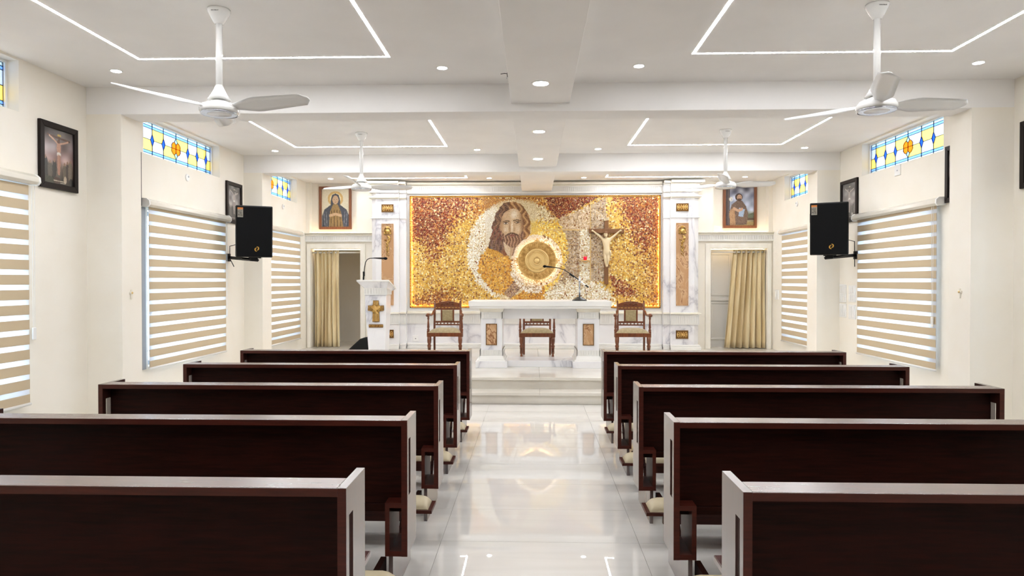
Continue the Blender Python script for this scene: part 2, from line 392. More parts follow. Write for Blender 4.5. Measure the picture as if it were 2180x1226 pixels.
# ------------------------------------------------------------------ marble surround
def pil(s):
    """one stepped pilaster; s = -1 ambo side, +1 other side"""
    X = (lambda a, b: (-b, -a)) if s < 0 else (lambda a, b: (a + .03, b + .03))
    root = bpy.data.objects.new('trim_%d' % (1 if s < 0 else 2), None); C.objects.link(root); root.location = ((X(2.5, 3.02)[0] + X(2.5, 3.02)[1]) / 2, 12.8, PF); root['kind'] = 'structure'
    bx = X(2.5, 3.02); sx = X(2.38, 2.5)
    o, i = (bx[0], bx[1]) if s < 0 else (bx[1], bx[0])
    sh = MB().prism([(o, 12.9), (o, 12.72), (o - s * .09, 12.65), (i, 12.65), (i, 12.9)], 'z', PF, 3.42); sh.build('shaft', 'marble', root, .003)
    B(sx[0], sx[1], 12.73, 12.9, PF, 3.42).build('side_shaft', 'marble', root, .003)
    def layer(name, mt, z0, z1, off, bev=.006):
        m = MB(); m.box(bx[0] - (off if s < 0 else 0), bx[1] + (off if s > 0 else 0), 12.65 - off, 12.9, z0, z1)
        m.box(sx[0], sx[1], 12.73 - off, 12.9, z0, z1)
        return m.build(name, mt, root, bev)
    layer('base_moulding', 'marble_plain', PF, .37, .035); layer('base_bead', 'marble_plain', .37, .405, .018, .01)
    layer('dado_ledge', 'marble_cream', .965, .985, .04); layer('dado_fillet', 'marble_cream', .985, 1.0, .02)
    layer('band', 'marble_plain', 2.742, 2.757, .014, .004)
    layer('capital', 'marble_cream', 3.108, 3.125, .02); layer('capital_lip', 'marble_cream', 3.125, 3.148, .04)
    layer('architrave', 'marble_cream', 3.222, 3.245, .03); layer('cornice', 'marble_cream', 3.36, 3.385, .04); layer('cornice_lip', 'marble_cream', 3.385, 3.43, .085)
    for z0, z1, p in ((.775, .955, .032), (3.25, 3.36, .038)):
        flutes(bx[0], bx[1], 12.63, 12.65, z0, z1, p).build('fluted_band', 'marble_plain', root)
        flutes(sx[0], sx[1], 12.71, 12.73, z0, z1, p).build('fluted_band', 'marble_plain', root)
        B(bx[0], bx[1], 12.644, 12.65, z0, z1).build('flute_ground', 'marble_plain', root)
        B(sx[0], sx[1], 12.724, 12.73, z0, z1).build('flute_ground', 'marble_plain', root)
    px = X(2.61, 2.81)
    def framed(z0, z1, mt):
        p = B(px[0], px[1], 12.64, 12.652, z0, z1).build('inset_panel', mt, root)
        f = MB(); w = .012
        f.box(px[0] - w, px[0], 12.632, 12.652, z0 - w, z1 + w); f.box(px[1], px[1] + w, 12.632, 12.652, z0 - w, z1 + w); f.box(px[0], px[1], 12.632, 12.652, z0 - w, z0); f.box(px[0], px[1], 12.632, 12.652, z1, z1 + w)
        f.build('panel_edge', 'bronze_back' if mt != 'onyx' else 'onyx', p); return p
    p = framed(1.14, 2.635, 'onyx'); cx = (px[0] + px[1]) / 2
    m = MB(); z = 2.55
    m.tube([(cx + .062 * math.cos(a), 12.632, z - .04 + .075 * math.sin(a)) for a in np.linspace(-.3, PI + .3, 12)], .009, 6)
    ell(m, (cx, 12.625, z + .02), (.03, .02, .03)); ell(m, (cx, 12.62, z - .055), (.055, .025, .05)); ell(m, (cx - .05, 12.63, z - .085), (.025, .015, .025)); ell(m, (cx + .05, 12.63, z - .085), (.025, .015, .025))
    m.build('relief_shell', 'relief', p, smooth=True)
    m = MB(); rr = random.Random(5)
    for k in range(26):
        t = k / 25; zz = z - .14 - t * .27; w = .055 * (1 - .55 * t) * (.7 + .3 * math.sin(9 * t)); 
        ell(m, (cx + rr.uniform(-w, w), 12.63, zz), (.02 - .006 * t, .014, .018 - .006 * t), 8, 5)
    for k in range(5): ell(m, (cx + .02 * math.sin(k * 2), 12.632, z - .42 - .02 * k), (.012, .01, .014), 8, 5)
    m.build('relief_garland', 'relief', p, smooth=True)
    for z0, z1 in ((2.875, 2.995), (.53, .66)):
        p = framed(z0, z1, 'bronze_back'); m = MB(); zc = (z0 + z1) / 2
        ell(m, (cx, 12.63, zc), (.022, .016, .022), 8, 5)
        for q in (-1, 1):
            for r_ in (-1, 1):
                m.tube([(cx + q * (.03 + .024 * math.cos(a) * (1 - a / 9)), 12.634, zc + r_ * (.03 - .022 * math.sin(a) * (1 - a / 9))) for a in np.linspace(0, 5, 10)], .007, 6)
                m.tube([(cx + q * (.068 + .018 * math.cos(a)), 12.634, zc + r_ * (.026 + .018 * math.sin(a))) for a in np.linspace(0, 5, 9)], .006, 6)
            ell(m, (cx + q * .085, 12.634, zc), (.012, .01, .03), 8, 5); ell(m, (cx + q * .045, 12.632, zc), (.012, .012, .01), 8, 5)
        m.build('relief_scroll', 'gold', p, smooth=True)
pil(-1); pil(1)
def across(n, x0, x1, mt_top='marble_cream'):
    root = bpy.data.objects.new('trim_%d' % n, None); C.objects.link(root); root.location = ((x0 + x1) / 2, 12.84, PF); root['kind'] = 'structure'
    return root
tr = across(3, -2.38, 2.41)
B(-2.38, 2.41, 12.86, 12.9, 1.0, 3.25).build('wall_slab', 'marble_plain', tr)
B(-2.38, 2.41, 12.83, 12.9, 3.36, 3.385).build('cornice', 'marble_cream', tr, .006); B(-2.38, 2.41, 12.78, 12.9, 3.385, 3.43).build('cornice_lip', 'marble_cream', tr, .008)
B(-2.38, 2.41, 12.82, 12.9, 3.222, 3.248).build('architrave', 'marble_plain', tr, .006)
flutes(-2.38, 2.41, 12.83, 12.85, 3.248, 3.36, .038).build('fluted_band', 'marble_plain', tr); B(-2.38, 2.41, 12.846, 12.9, 3.248, 3.36).build('flute_ground', 'marble_plain', tr)
tr = across(4, -2.38, 2.41)
B(-2.38, 2.41, 12.84, 12.9, PF, .775).build('dado_slab', 'marble', tr)
B(-2.38, 2.41, 12.79, 12.9, .965, .99).build('dado_ledge', 'marble_cream', tr, .006); B(-2.38, 2.41, 12.82, 12.9, .99, 1.01).build('dado_fillet', 'marble_cream', tr, .006)
flutes(-2.38, 2.41, 12.82, 12.84, .775, .965, .032).build('fluted_band', 'marble_plain', tr); B(-2.38, 2.41, 12.834, 12.9, .775, .965).build('flute_ground', 'marble_plain', tr)
B(-2.38, 2.41, 12.79, 12.9, PF, .36).build('base_moulding', 'marble_plain', tr, .006); B(-2.38, 2.41, 12.815, 12.9, .36, .41).build('base_bead', 'marble_plain', tr, .012)
for n, (a, b) in ((5, (XL, -3.02)), (6, (3.05, XR))):
    tr = across(n, a, b)
    B(a, b, 12.80, 12.93, 2.475, 2.497).build('ledge_lip', 'marble_cream', tr, .005); B(a, b, 12.83, 12.9, 2.44, 2.475).build('ledge_moulding', 'marble_cream', tr, .01)
    flutes(a, b, 12.85, 12.87, 2.345, 2.44, .042, .014).build('fluted_band', 'marble_plain', tr); B(a, b, 12.864, 12.9, 2.345, 2.44).build('flute_ground', 'marble_plain', tr)
    B(a, b, 12.85, 12.9, 2.325, 2.345).build('lower_fillet', 'marble_plain', tr, .004)
    nx = NL if n == 5 else NR
    B(nx[0] + .02, nx[1] - .02, 12.945, 12.965, 2.5, 2.51).build('niche_light', 'led_niche', tr)
# skirting
for nm, x0, x1 in (('baseboard_left', XL, XL + .012), ('baseboard_right', XR - .012, XR)):
    B(x0, x1, YB, 8.7, 0, .1).build(nm, 'step_stone', kind='structure')

# ------------------------------------------------------------------ windows
lead_hw = .004
def stained(side, a, b, idx, sfx=''):
    s = 1 if side == 'L' else -1
    xp = (XL - .12) if side == 'L' else (XR + .12)
    root = bpy.data.objects.new('window_%d%s' % (idx, sfx), None); C.objects.link(root); root.location = (xp, (a + b) / 2, GZ0); root['kind'] = 'structure'
    H = GZ1 - GZ0; Wd = b - a
    fr = MB(); t = .022
    fr.box(xp - .02, xp + .02, a, b, GZ0, GZ0 + t); fr.box(xp - .02, xp + .02, a, b, GZ1 - t, GZ1); fr.box(xp - .02, xp + .02, a, a + t, GZ0 + t, GZ1 - t); fr.box(xp - .02, xp + .02, b - t, b, GZ0 + t, GZ1 - t)
    fr.build('frame', 'white_plastic', root)
    Z = lambda f: GZ0 + t + f * (H - 2 * t)
    zw0, zb0, zc0, zm, zc1, zb1, zw1 = Z(0), Z(.085), Z(.165), Z(.5), Z(.835), Z(.915), Z(1)
    y0, y1 = a + t, b - t
    cols = [0.12, .355, .59, .87, 1.15, 1.385, 1.62]; sc = (y1 - y0) / 1.74; cols = [y0 + c * sc for c in cols]
    lead = MB()
    def pane(poly, m):
        cy = sum(p[0] for p in poly) / len(poly); cz = sum(p[1] for p in poly) / len(poly)
        q = []
        for p in poly:
            d = math.hypot(p[0] - cy, p[1] - cz); k = max(.1, 1 - .004 / d); q.append((cy + (p[0] - cy) * k, cz + (p[1] - cz) * k))
        MB().prism(q, 'x', xp - .003, xp + .003).build('pane', m, root)
        for p, r in zip(poly, poly[1:] + poly[:1]):
            d = Vector((r[0] - p[0], r[1] - p[1])); 
            if d.length < 1e-4: continue
            n = Vector((-d.y, d.x)).normalized() * .0019
            lead.prism([(p[0] + n.x, p[1] + n.y), (r[0] + n.x, r[1] + n.y), (r[0] - n.x, r[1] - n.y), (p[0] - n.x, p[1] - n.y)], 'x', xp - .005, xp + .005)
    cuts = [y0] + cols + [y1]
    for p, q in zip(cuts[:-1], cuts[1:]):
        pane([(p, zw0), (q, zw0), (q, zb0), (p, zb0)], 'pane_clear'); pane([(p, zb0), (q, zb0), (q, zc0), (p, zc0)], 'pane_pale')
        pane([(p, zc1), (q, zc1), (q, zb1), (p, zb1)], 'pane_pale'); pane([(p, zb1), (q, zb1), (q, zw1), (p, zw1)], 'pane_clear')
    dh = (zc1 - zc0) * .27; dw = .036
    for k, (p, q) in enumerate(zip(cuts[:-1], cuts[1:])):
        top = 'pane_yellow' if k % 2 == 0 else 'pane_white'; bot = 'pane_white' if k % 2 == 0 else 'pane_yellow'
        lw = dw if k > 0 else 0; rw = dw if k < 7 else 0
        if k == 4: lw = .1
        if k == 3: rw = .1
        dl = dh if k > 0 else 0; dr = dh if k < 7 else 0
        e = zm - zc0
        if k in (3, 4):
            f0 = cols[3]; g = -1 if k == 3 else 1; far = p if k == 3 else q; fd = dh
            for sz, nm_, ze in ((1, top, zc1), (-1, bot, zc0)):
                pane([(far, zm + sz * fd), (far - g * dw, zm), (f0 + g * .1, zm), (f0 + g * .105, zm + sz * e * .28), (f0 + g * .075, zm + sz * e * .52), (f0 + g * .04, zm + sz * e * .62), (f0, ze), (far, ze)], nm_)
            continue
        pane([(p, zm + dl), (p + lw, zm), (q - rw, zm), (q, zm + dr), (q, zc1), (p, zc1)], top)
        pane([(p, zm - dl), (p, zc0), (q, zc0), (q, zm - dr), (q - rw, zm), (p + lw, zm)], bot)
    for k, c in enumerate(cols):
        if k == 3:
            e = zm - zc0
            for sy in (-1, 1):
                for sz in (-1, 1):
                    pane([(c, zm), (c + sy * .1, zm), (c + sy * .105, zm + sz * e * .28), (c + sy * .075, zm + sz * e * .52), (c + sy * .04, zm + sz * e * .62), (c, zm + sz * e * .4)], 'pane_orange')
                pane([(c, zm + sy * e * .4), (c + .035, zm + sy * e * .62), (c, zm + sy * e), (c - .035, zm + sy * e * .62)], 'pane_teal')
        else:
            pane([(c, zm + dh), (c + dw, zm), (c, zm - dh), (c - dw, zm)], 'pane_blue')
    lead.build('lead_came', 'lead', root)
def window(side, a, b, idx, sfx=''):
    xp = (XL - .13) if side == 'L' else (XR + .13)
    root = bpy.data.objects.new('window_%d%s' % (idx, sfx), None); C.objects.link(root); root.location = (xp, (a + b) / 2, WZ0); root['kind'] = 'structure'
    fr = MB(); t = .05
    fr.box(xp - .03, xp + .03, a, b, WZ0, WZ0 + t); fr.box(xp - .03, xp + .03, a, b, WZ1 - t, WZ1); fr.box(xp - .03, xp + .03, a, a + t, WZ0 + t, WZ1 - t); fr.box(xp - .03, xp + .03, b - t, b, WZ0 + t, WZ1 - t)
    w = (b - a) / 3
    for k in (1, 2): fr.box(xp - .03, xp + .03, a + k * w - t / 2, a + k * w + t / 2, WZ0 + t, WZ1 - t)
    fr.build('window_frame', 'alu', root, .003)
    for k in range(3): B(xp - .003, xp + .003, a + k * w + .02, a + (k + 1) * w - .02, WZ0 + .03, WZ1 - .03).build('pane', 'clear_pane', root)
    gr = MB(); so = -1 if side == 'L' else 1
    for k in range(1, 12): z = WZ0 + k * (WZ1 - WZ0) / 12; gr.box(xp + so * .05 - .005, xp + so * .05 + .005, a, b, z - .006, z + .006)
    gr.build('grille_bars', 'alu', root)
idx = 1
for sd in 'LR':
    for k in range(3):
        sfx = '_offscreen' if sd == 'R' and k == 0 else ''
        window(sd, *WIN[sd][k], idx, sfx); idx += 1
        stained(sd, *GLZ[sd][k], idx, sfx); idx += 1

# alu edge strip beside the middle blind on the ambo side
SIDE = {'L': 'ambo-side wall', 'R': 'wall away from the ambo'}
BAYN = ['at the back of the chapel', 'beside the rear pews', 'between the two columns', 'beside the altar platform']

# ================================================================== ceiling lights
def strip(x0, x1, y0, y1, label):
    t = thing('ceiling_light_strip_offscreen' if y1 < 3 else 'ceiling_light_strip', label, 'light', ((x0 + x1) / 2, (y0 + y1) / 2, ZC), 'recessed light strips in rectangles')
    w = .012
    for a, b, c, d in ((x0 - w, x1 + w, y0 - w, y0 + w), (x0 - w, x1 + w, y1 - w, y1 + w), (x0 - w, x0 + w, y0 + w, y1 - w), (x1 - w, x1 + w, y0 + w, y1 - w)):
        B(a, b, c, d, ZC - .0007, ZC + .004).build('strip_bar', 'led', t)
for (y0, y1), nm in (((.4, 2.08), 'behind the last pews'), ((4.03, 5.69), 'over the rear pews'), ((7.64, 9.50), 'over the front pews'), ((11.25, 12.42), 'over the altar platform')):
    strip(-3.33, -1.21, y0, y1, 'white rectangle of light strip in the ceiling ' + nm + ', ambo side')
    strip(1.32, 3.41, y0, y1, 'white rectangle of light strip in the ceiling ' + nm + ', away from ambo')
def downlight(x, y, z, r, label, group):
    t = thing('downlight', label, 'light', (x, y, z), group)
    MB().lathe([(r, .004), (r, -.004), (r * 1.28, -.004), (r * 1.3, .004)], (x, y, z), 24).build('rim', 'white_plastic', t)
    MB().lathe([(r, .004), (r, -.005), (r * .5, -.0065)], (x, y, z), 24).build('lens', 'led_down', t)
for y, nm in ((6.0, 'before the first cross beam'), (9.75, 'before the second cross beam'), (12.45, 'by the mosaic wall')):
    for x, sd in ((-3.72, 'at the ambo-side wall'), (-.8, 'next to central beam, ambo side'), (.92, 'next to central beam, away from ambo'), (3.82, 'at the wall away from ambo')):
        downlight(x, y, ZC, .042, 'small round downlight ' + nm + ', ' + sd, 'small round ceiling downlights')
for y, nm in ((5.84, 'over the rear pews'), (7.72, 'over the front pews'), (9.45, 'above the altar steps')):
    downlight(.065, y, 3.27, .065, 'larger round downlight in the central ceiling beam ' + nm, 'downlights in the central beam')

# ================================================================== ceiling fans
def fan(x, y, ang, label):
    t = thing('ceiling_fan', label, 'fan', (0, 0, 0), 'white three-blade ceiling fans')
    Z = ZC
    MB().lathe([(.075, 0), (.078, -.012), (.07, -.03), (.045, -.075), (.03, -.10), (.0, -.10)], (0, 0, Z), 28).build('canopy', 'white_gloss', t, smooth=True)
    tm = text_mb('HAVELLS', .013, .0005).xf(FRONT)
    tm.xf(Matrix.Translation((0.004, -.0725, Z - .03)) @ Matrix.Rotation(-.5, 4, 'X')).build('canopy_lettering', 'ink', t)
    MB().lathe([(.0225, -.095), (.0225, -.54)], (0, 0, Z), 18).build('rod', 'white_gloss', t, smooth=True)
    MB().lathe([(.024, -.52), (.032, -.545), (.055, -.59), (.078, -.622), (.072, -.624), (.0, -.624)], (0, 0, Z), 28).build('shroud', 'white_gloss', t, smooth=True)
    MB().lathe([(.03, -.615), (.06, -.635), (.115, -.66), (.13, -.685), (.13, -.705), (.12, -.715)], (0, 0, Z), 32).build('motor', 'white_gloss', t, smooth=True)
    MB().lathe([(.118, -.712), (.125, -.718), (.12, -.724), (.108, -.722)], (0, 0, Z), 32).build('trim_ring', 'chrome', t, smooth=True)
    MB().lathe([(.112, -.715), (.1, -.721), (.0, -.726)], (0, 0, Z), 32).build('bottom_cap', 'white_plastic', t, smooth=True)
    for k in range(3):
        m = MB(); n = 14; vs = []; fs = []
        for i in range(n + 1):
            f = i / n; r = .10 + f * .575
            ch = (.05 + .10 * min(1, f * 3.2)) * (1 - .25 * max(0, f - .35)) 
            if f > .93: ch *= math.sqrt(max(.08, 1 - ((f - .93) / .07) ** 2))
            tw = -.5 + .16 * f; dz = .03 * f
            for j, (u, th) in enumerate(((-.5, 0), (-.2, .006), (.2, .007), (.5, 0), (.2, -.002), (-.2, -.002))):
                yy = u * ch + .02 * f; vs.append((r, yy * math.cos(tw), -.675 + dz + yy * math.sin(tw) + th))
        for i in range(n):
            for j in range(6): fs.append((i * 6 + j, i * 6 + (j + 1) % 6, (i + 1) * 6 + (j + 1) % 6, (i + 1) * 6 + j))
        fs.append(tuple(range(6))); fs.append(tuple(n * 6 + j for j in range(6)))
        m.add(vs, fs); m.xf(Matrix.Translation((0, 0, Z)) @ Matrix.Rotation(math.radians(ang + 120 * k), 4, 'Z'))
        m.build('blade', 'white_plastic', t, smooth=True)
    t.location = (x, y, 0)
    # put the empty at the fan's own mount
    for ch in t.children: ch.location = (0, 0, -Z)
    t.location = (x, y, Z)
fan(-2.17, 4.67, -12, 'white ceiling fan over the rear pews on the ambo side'); fan(2.33, 4.72, 8, 'white ceiling fan over the rear pews away from the ambo')
fan(-2.18, 8.62, 28, 'white ceiling fan over the front pews on the ambo side'); fan(2.39, 8.58, 10, 'white ceiling fan over the front pews away from the ambo')

# ================================================================== blinds
def blind(side, a, b, z0, bay, chain_at, phase=0.0):
    s = 1 if side == 'L' else -1; wx = XL if side == 'L' else XR
    X = lambda d0, d1: (wx + s * d0, wx + s * d1) if s > 0 else (wx + s * d1, wx + s * d0)
    t = thing('zebra_blind', 'beige striped zebra roller blind on the %s %s' % (SIDE[side], BAYN[bay]), 'blind', (wx, (a + b) / 2, z0), 'zebra blinds over the side windows')
    zt = 2.41
    prof = [(wx, 2.41), (wx + s * .085, 2.405), (wx + s * .105, 2.43), (wx + s * .10, 2.47), (wx + s * .07, 2.495), (wx, 2.497)]
    MB().prism([(p[0], p[1]) for p in prof], 'y', a - .07, b + .07).build('cassette', 'cassette', t, .004)
    for y in (a - .08, b + .06):
        MB().prism([(wx + (p[0] - wx) * 1.06, 2.45 + (p[1] - 2.45) * 1.08) for p in prof], 'y', y, y + .022).build('end_cap', 'white_plastic', t, .004)
    x0, x1 = X(.05, .052); fx0, fx1 = X(.056, .058)
    B(x0, x1, a, b, z0 + .02, zt).build('sheer_fabric', 'sheer', t)
    pitch, bw = .1265, .083; zb = z0 + .012
    while zb < zt - .01:
        B(fx0, fx1, a, b, zb, min(zb + bw, zt)).build('fabric_band', 'band', t); zb += pitch
    MB().tube([((fx0 + fx1) / 2, a - .005, z0 + .012), ((fx0 + fx1) / 2, b + .005, z0 + .012)], .013, 10).build('bottom_rail', 'white_plastic', t, smooth=True)
    if chain_at is not None:
        cx = wx + s * .075 if chain_at < b else wx + s * .03
        m = MB()
        for dy in (-.018, .018): m.tube([(cx, chain_at + dy, 2.42), (cx, chain_at + dy * .5, 1.19)], .0022, 6)
        ch = m.build('pull_chain', 'white_plastic', t)
        w = MB(); w.box(cx - .008, cx + .008, chain_at - .02, chain_at + .02, 1.08, 1.185); w.build('chain_weight', 'white_plastic', ch, .006)
blind('L', 3.72, 5.66, .53, 1, 5.75); blind('L', 7.475, 9.37, .595, 2, 9.46); blind('L', 10.5, 12.41, .515, 3, 12.5)
blind('R', 3.82, 5.80, .53, 1, None); blind('R', 7.62, 9.44, .59, 2, 7.66); blind('R', 10.46, 12.27, .515, 3, None)
B(XL, XL + .018, 7.40, 7.475, .60, 2.405).build('window_edge_strip', 'alu', bevel=.003, label='grey metal edge strip beside the blind between the columns', cat='window trim')

# ================================================================== pictures
def paint_picture(kind, nu, nv, seed):
    U, V = np.meshgrid((np.arange(nu) + .5) / nu, (np.arange(nv) + .5) / nv); rng = np.random.default_rng(seed)
    col = np.zeros(U.shape + (3,))
    def cloud(sc, seed):
        r = np.random.default_rng(seed); o = np.zeros(U.shape)
        for k in range(7):
            fx, fy, p = r.uniform(1, sc), r.uniform(2, sc * 1.6), r.uniform(0, 6.28); o += np.sin(fx * 3 * U + fy * 3 * V * (1 if k % 2 else -1) + p) / 7
        return o
    def put(m, c, j=6):
        col[m] = np.array(c) + rng.normal(0, j, (int(m.sum()), 1))
    def grad(stops):
        for i in range(3): col[..., i] = np.interp(V, [p for p, _ in stops], [c[i] for _, c in stops])
    def oval(x, y, rx, ry): return ((U - x) / rx) ** 2 + ((V - y) / ry) ** 2 < 1
    if kind in ('hill', 'station'):
        grad([(0, (72, 66, 64)), (.3, (128, 112, 112)), (.55, (150, 120, 116)), (.7, (92, 76, 66)), (1, (40, 38, 30))])
        col += (cloud(5, seed) * 60)[..., None]
        put((abs(U - .52) < .02) & (V > .09) & (V < .82), (76, 52, 40)); put(dseg(U, V, [(.14, .13), (.88, .165)]) < .018, (84, 56, 42))
        put(oval(.53, .1, .06, .022), (190, 160, 80))
        put(dseg(U, V, [(.2, .14), (.36, .2), (.46, .25)]) < .016, (186, 146, 124)); put(dseg(U, V, [(.82, .18), (.68, .22), (.56, .25)]) < .016, (186, 146, 124))
        put(oval(.51, .335, .072, .105), (178, 134, 112)); put(oval(.50, .215, .045, .035), (96, 66, 50)); put(oval(.51, .45, .07, .04), (204, 196, 186))
        put(dseg(U, V, [(.49, .48), (.48, .63), (.5, .8)]) < .028, (168, 122, 102)); put(dseg(U, V, [(.54, .48), (.54, .62), (.52, .8)]) < .026, (160, 116, 96))
        for x, y, w, h, c in ((.07, .72, .09, .2, (34, 34, 30)), (.22, .76, .08, .16, (80, 72, 58)), (.36, .72, .07, .16, (44, 40, 34)), (.7, .77, .06, .18, (92, 80, 66)), (.8, .75, .06, .2, (60, 50, 44)), (.9, .74, .08, .22, (110, 96, 82)), (.72, .9, .05, .07, (176, 158, 138)), (.15, .95, .2, .08, (46, 52, 34)), (.45, .93, .12, .06, (66, 46, 36)), (.92, .95, .08, .1, (30, 28, 26))):
            put(oval(x, y, w, h), c)
            if h > .12: put(oval(x, y - h * .9, .032, .032), (136, 106, 86))
        put((abs(V - .935) < .006) & (U > .33) & (U < .72) & (np.floor(U * 70) % 3 > 0), (200, 190, 170)); put((abs(V - .965) < .005) & (U > .56) & (U < .7), (200, 190, 170))
        if kind == 'station': g = col.mean(axis=2, keepdims=True); col = g * .75 + col * .25 + 14  # greyed and lightened: reflection on the glass painted into the print colours
    elif kind == 'robed':      # plain robed figure on a pale ground
        grad([(0, (214, 206, 180)), (1, (220, 212, 188))]); col += rng.normal(0, 5, U.shape)[..., None]
        h = np.hypot((U - .5) * .72, V - .26); put((h < .2) & (h > .145), (206, 172, 110)); put(h <= .145, (226, 212, 170))
        put(inpoly(U, V, [(.5, .12), (.38, .16), (.33, .3), (.33, .42), (.1, .54), (.02, .7), (.02, 1), (.98, 1), (.98, .68), (.9, .54), (.67, .42), (.67, .3), (.62, .16)]), (70, 74, 84), 9)
        put(oval(.5, .285, .11, .115), (196, 164, 132)); put(inpoly(U, V, [(.42, .4), (.58, .4), (.7, .6), (.78, 1), (.26, 1), (.3, .6)]), (150, 122, 78), 8)
        for x in (.36, .46, .56, .66): put((abs(U - x - (V - .6) * (x - .5) * .5) < .012) & (V > .55), (88, 66, 40), 6)
        for x in (.1, .18, .82, .9): put((abs(U - x + (V - .8) * (x - .5) * .3) < .01) & (V > .6), (128, 132, 142), 6)
        put(dseg(U, V, [(.3, .7), (.5, .66), (.7, .7)]) < .035, (196, 164, 132))
        put(oval(.46, .275, .016, .008) | oval(.54, .275, .016, .008), (52, 40, 34)); put(dseg(U, V, [(.5, .28), (.495, .325)]) < .006, (150, 118, 94)); put(oval(.5, .35, .03, .007), (140, 84, 74))
    else:                       # 'sky': robed figure before a cloudy sky
        grad([(0, (112, 110, 120)), (.3, (158, 166, 186)), (.6, (176, 186, 206)), (.72, (130, 134, 116)), (1, (132, 112, 78))])
        col += (cloud(6, seed) * 75)[..., None]
        put((U < .16), (74, 66, 68)); put((U > .08) & (U < .13), (98, 88, 86)); put(inpoly(U, V, [(.66, .74), (1, .66), (1, .84), (.66, .86)]), (96, 104, 84), 10); put((V > .9) & (U > .4), (166, 146, 96), 14); put((V > .8) & (V < .86) & (U > .72), (84, 70, 58))
        put(inpoly(U, V, [(.4, .36), (.58, .36), (.72, .5), (.8, .7), (.74, .97), (.2, .99), (.12, .7), (.22, .46)]), (112, 92, 80), 10)
        put(inpoly(U, V, [(.14, .62), (.32, .52), (.36, .99), (.16, .99)]), (170, 134, 100), 10); put(inpoly(U, V, [(.48, .54), (.68, .58), (.62, .78), (.46, .76)]), (158, 178, 204), 8)
        put(oval(.47, .27, .13, .095), (70, 54, 46)); put(oval(.49, .28, .085, .075), (188, 152, 124)); put(oval(.49, .335, .07, .035), (84, 62, 50)); put(dseg(U, V, [(.3, .56), (.45, .62), (.58, .58)]) < .035, (190, 154, 126))
        put(oval(.46, .27, .013, .007) | oval(.53, .27, .013, .007), (48, 38, 34)); put(oval(.2, .32, .07, .06) & (rng.random(U.shape) > .4), (220, 216, 200))
    return lin(np.clip(col, 0, 255))
def picture(face, c0, z0, w, h, fw, fmat, kind, label, seed=1, n=(64, 84), depth=.03, glossy=True, name='framed_picture'):
    """face 'L'/'R' wall: c0 = near Y; 'A' altar niche: c0 = low X"""
    if face == 'L': P = lambda u, z, d: (XL + d, c0 + u, z)
    elif face == 'R': P = lambda u, z, d: (XR - d, c0 + w - u, z)
    else: P = lambda u, z, d: (c0 + u, NB - d, z)
    t = thing(name, label, 'picture', P(w / 2, z0, 0))
    def bar(poly):
        m = MB(); k = len(poly)
        vs = [P(u, z, 0) for u, z in poly] + [P(u, z, depth) for u, z in poly]
        m.add(vs, [tuple(range(k)), tuple(range(2 * k - 1, k - 1, -1))] + [(i, k + i, k + (i + 1) % k, (i + 1) % k) for i in range(k)]); return m
    z1 = z0 + h
    fr = MB()
    for q in (((0, z0), (w, z0), (w - fw, z0 + fw), (fw, z0 + fw)), ((w, z0), (w, z1), (w - fw, z1 - fw), (w - fw, z0 + fw)), ((w, z1), (0, z1), (fw, z1 - fw), (w - fw, z1 - fw)), ((0, z1), (0, z0), (fw, z0 + fw), (fw, z1 - fw))):
        b = bar(q); fr.add(b.v, b.f)
    fr.build('frame', fmat, t, .003)
    nu, nv = n; cols = paint_picture(kind, nu, nv, seed)
    vs = []; 
    for j in range(nv):
        for i in range(nu): vs.append(P(fw + (w - 2 * fw) * i / (nu - 1), z1 - fw - (h - 2 * fw) * j / (nv - 1), depth * .45))
    fs = [(j * nu + i, j * nu + i + 1, (j + 1) * nu + i + 1, (j + 1) * nu + i) for j in range(nv - 1) for i in range(nu - 1)]
    vmesh('print', cols.reshape(-1, 3), vs, fs, 'print_glossy' if glossy else 'print', t)
    bk = bar([(fw * .5, z0 + fw * .5), (w - fw * .5, z0 + fw * .5), (w - fw * .5, z1 - fw * .5), (fw * .5, z1 - fw * .5)])
    bk.v = [p for p in bk.v]; m = MB(); k = 4
    m.add([P(u, z, 0) for u, z in ((fw * .5, z0 + fw * .5), (w - fw * .5, z0 + fw * .5), (w - fw * .5, z1 - fw * .5), (fw * .5, z1 - fw * .5))] + [P(u, z, depth * .4) for u, z in ((fw * .5, z0 + fw * .5), (w - fw * .5, z0 + fw * .5), (w - fw * .5, z1 - fw * .5), (fw * .5, z1 - fw * .5))],
          [(0, 1, 2, 3), (7, 6, 5, 4), (0, 4, 5, 1), (1, 5, 6, 2), (2, 6, 7, 3), (3, 7, 4, 0)])
    m.build('backing', 'frame_dark', t)
picture('L', 5.845, 2.413, .495, .595, .052, 'frame_dark', 'hill', 'dark framed crucifixion print beside the rear blind on the ambo-side wall', 3, (90, 110))
picture('L', 6.885, 2.41, .50, .59, .052, 'frame_dark', 'station', 'dark framed print behind the column on the ambo-side wall', 4)
picture('L', 9.485, 2.41, .505, .59, .052, 'frame_dark', 'station', 'dark framed print with painted reflection above the loudspeaker on the ambo-side wall', 5)
picture('R', 7.02, 2.425, .505, .605, .05, 'frame_dark', 'station', 'dark framed print half behind the column away from the ambo', 6)
picture('R', 9.53, 2.41, .51, .60, .05, 'frame_dark', 'station', 'dark framed print with painted reflection above the loudspeaker away from the ambo', 7)
picture('R', 5.89, 2.425, .5, .61, .05, 'frame_dark', 'hill', 'dark framed print beside the rear blind on the wall away from the ambo', 8)
picture('A', -4.115, 2.575, .625, .82, .048, 'frame_brown', 'robed', 'brown framed image of a robed figure in the niche on the ambo side', 9, (70, 92), .05, False)
picture('A', 3.585, 2.58, .63, .83, .05, 'frame_brown', 'sky', 'brown framed figure under a cloudy sky in the niche away from the ambo', 10, (70, 92), .05, False)

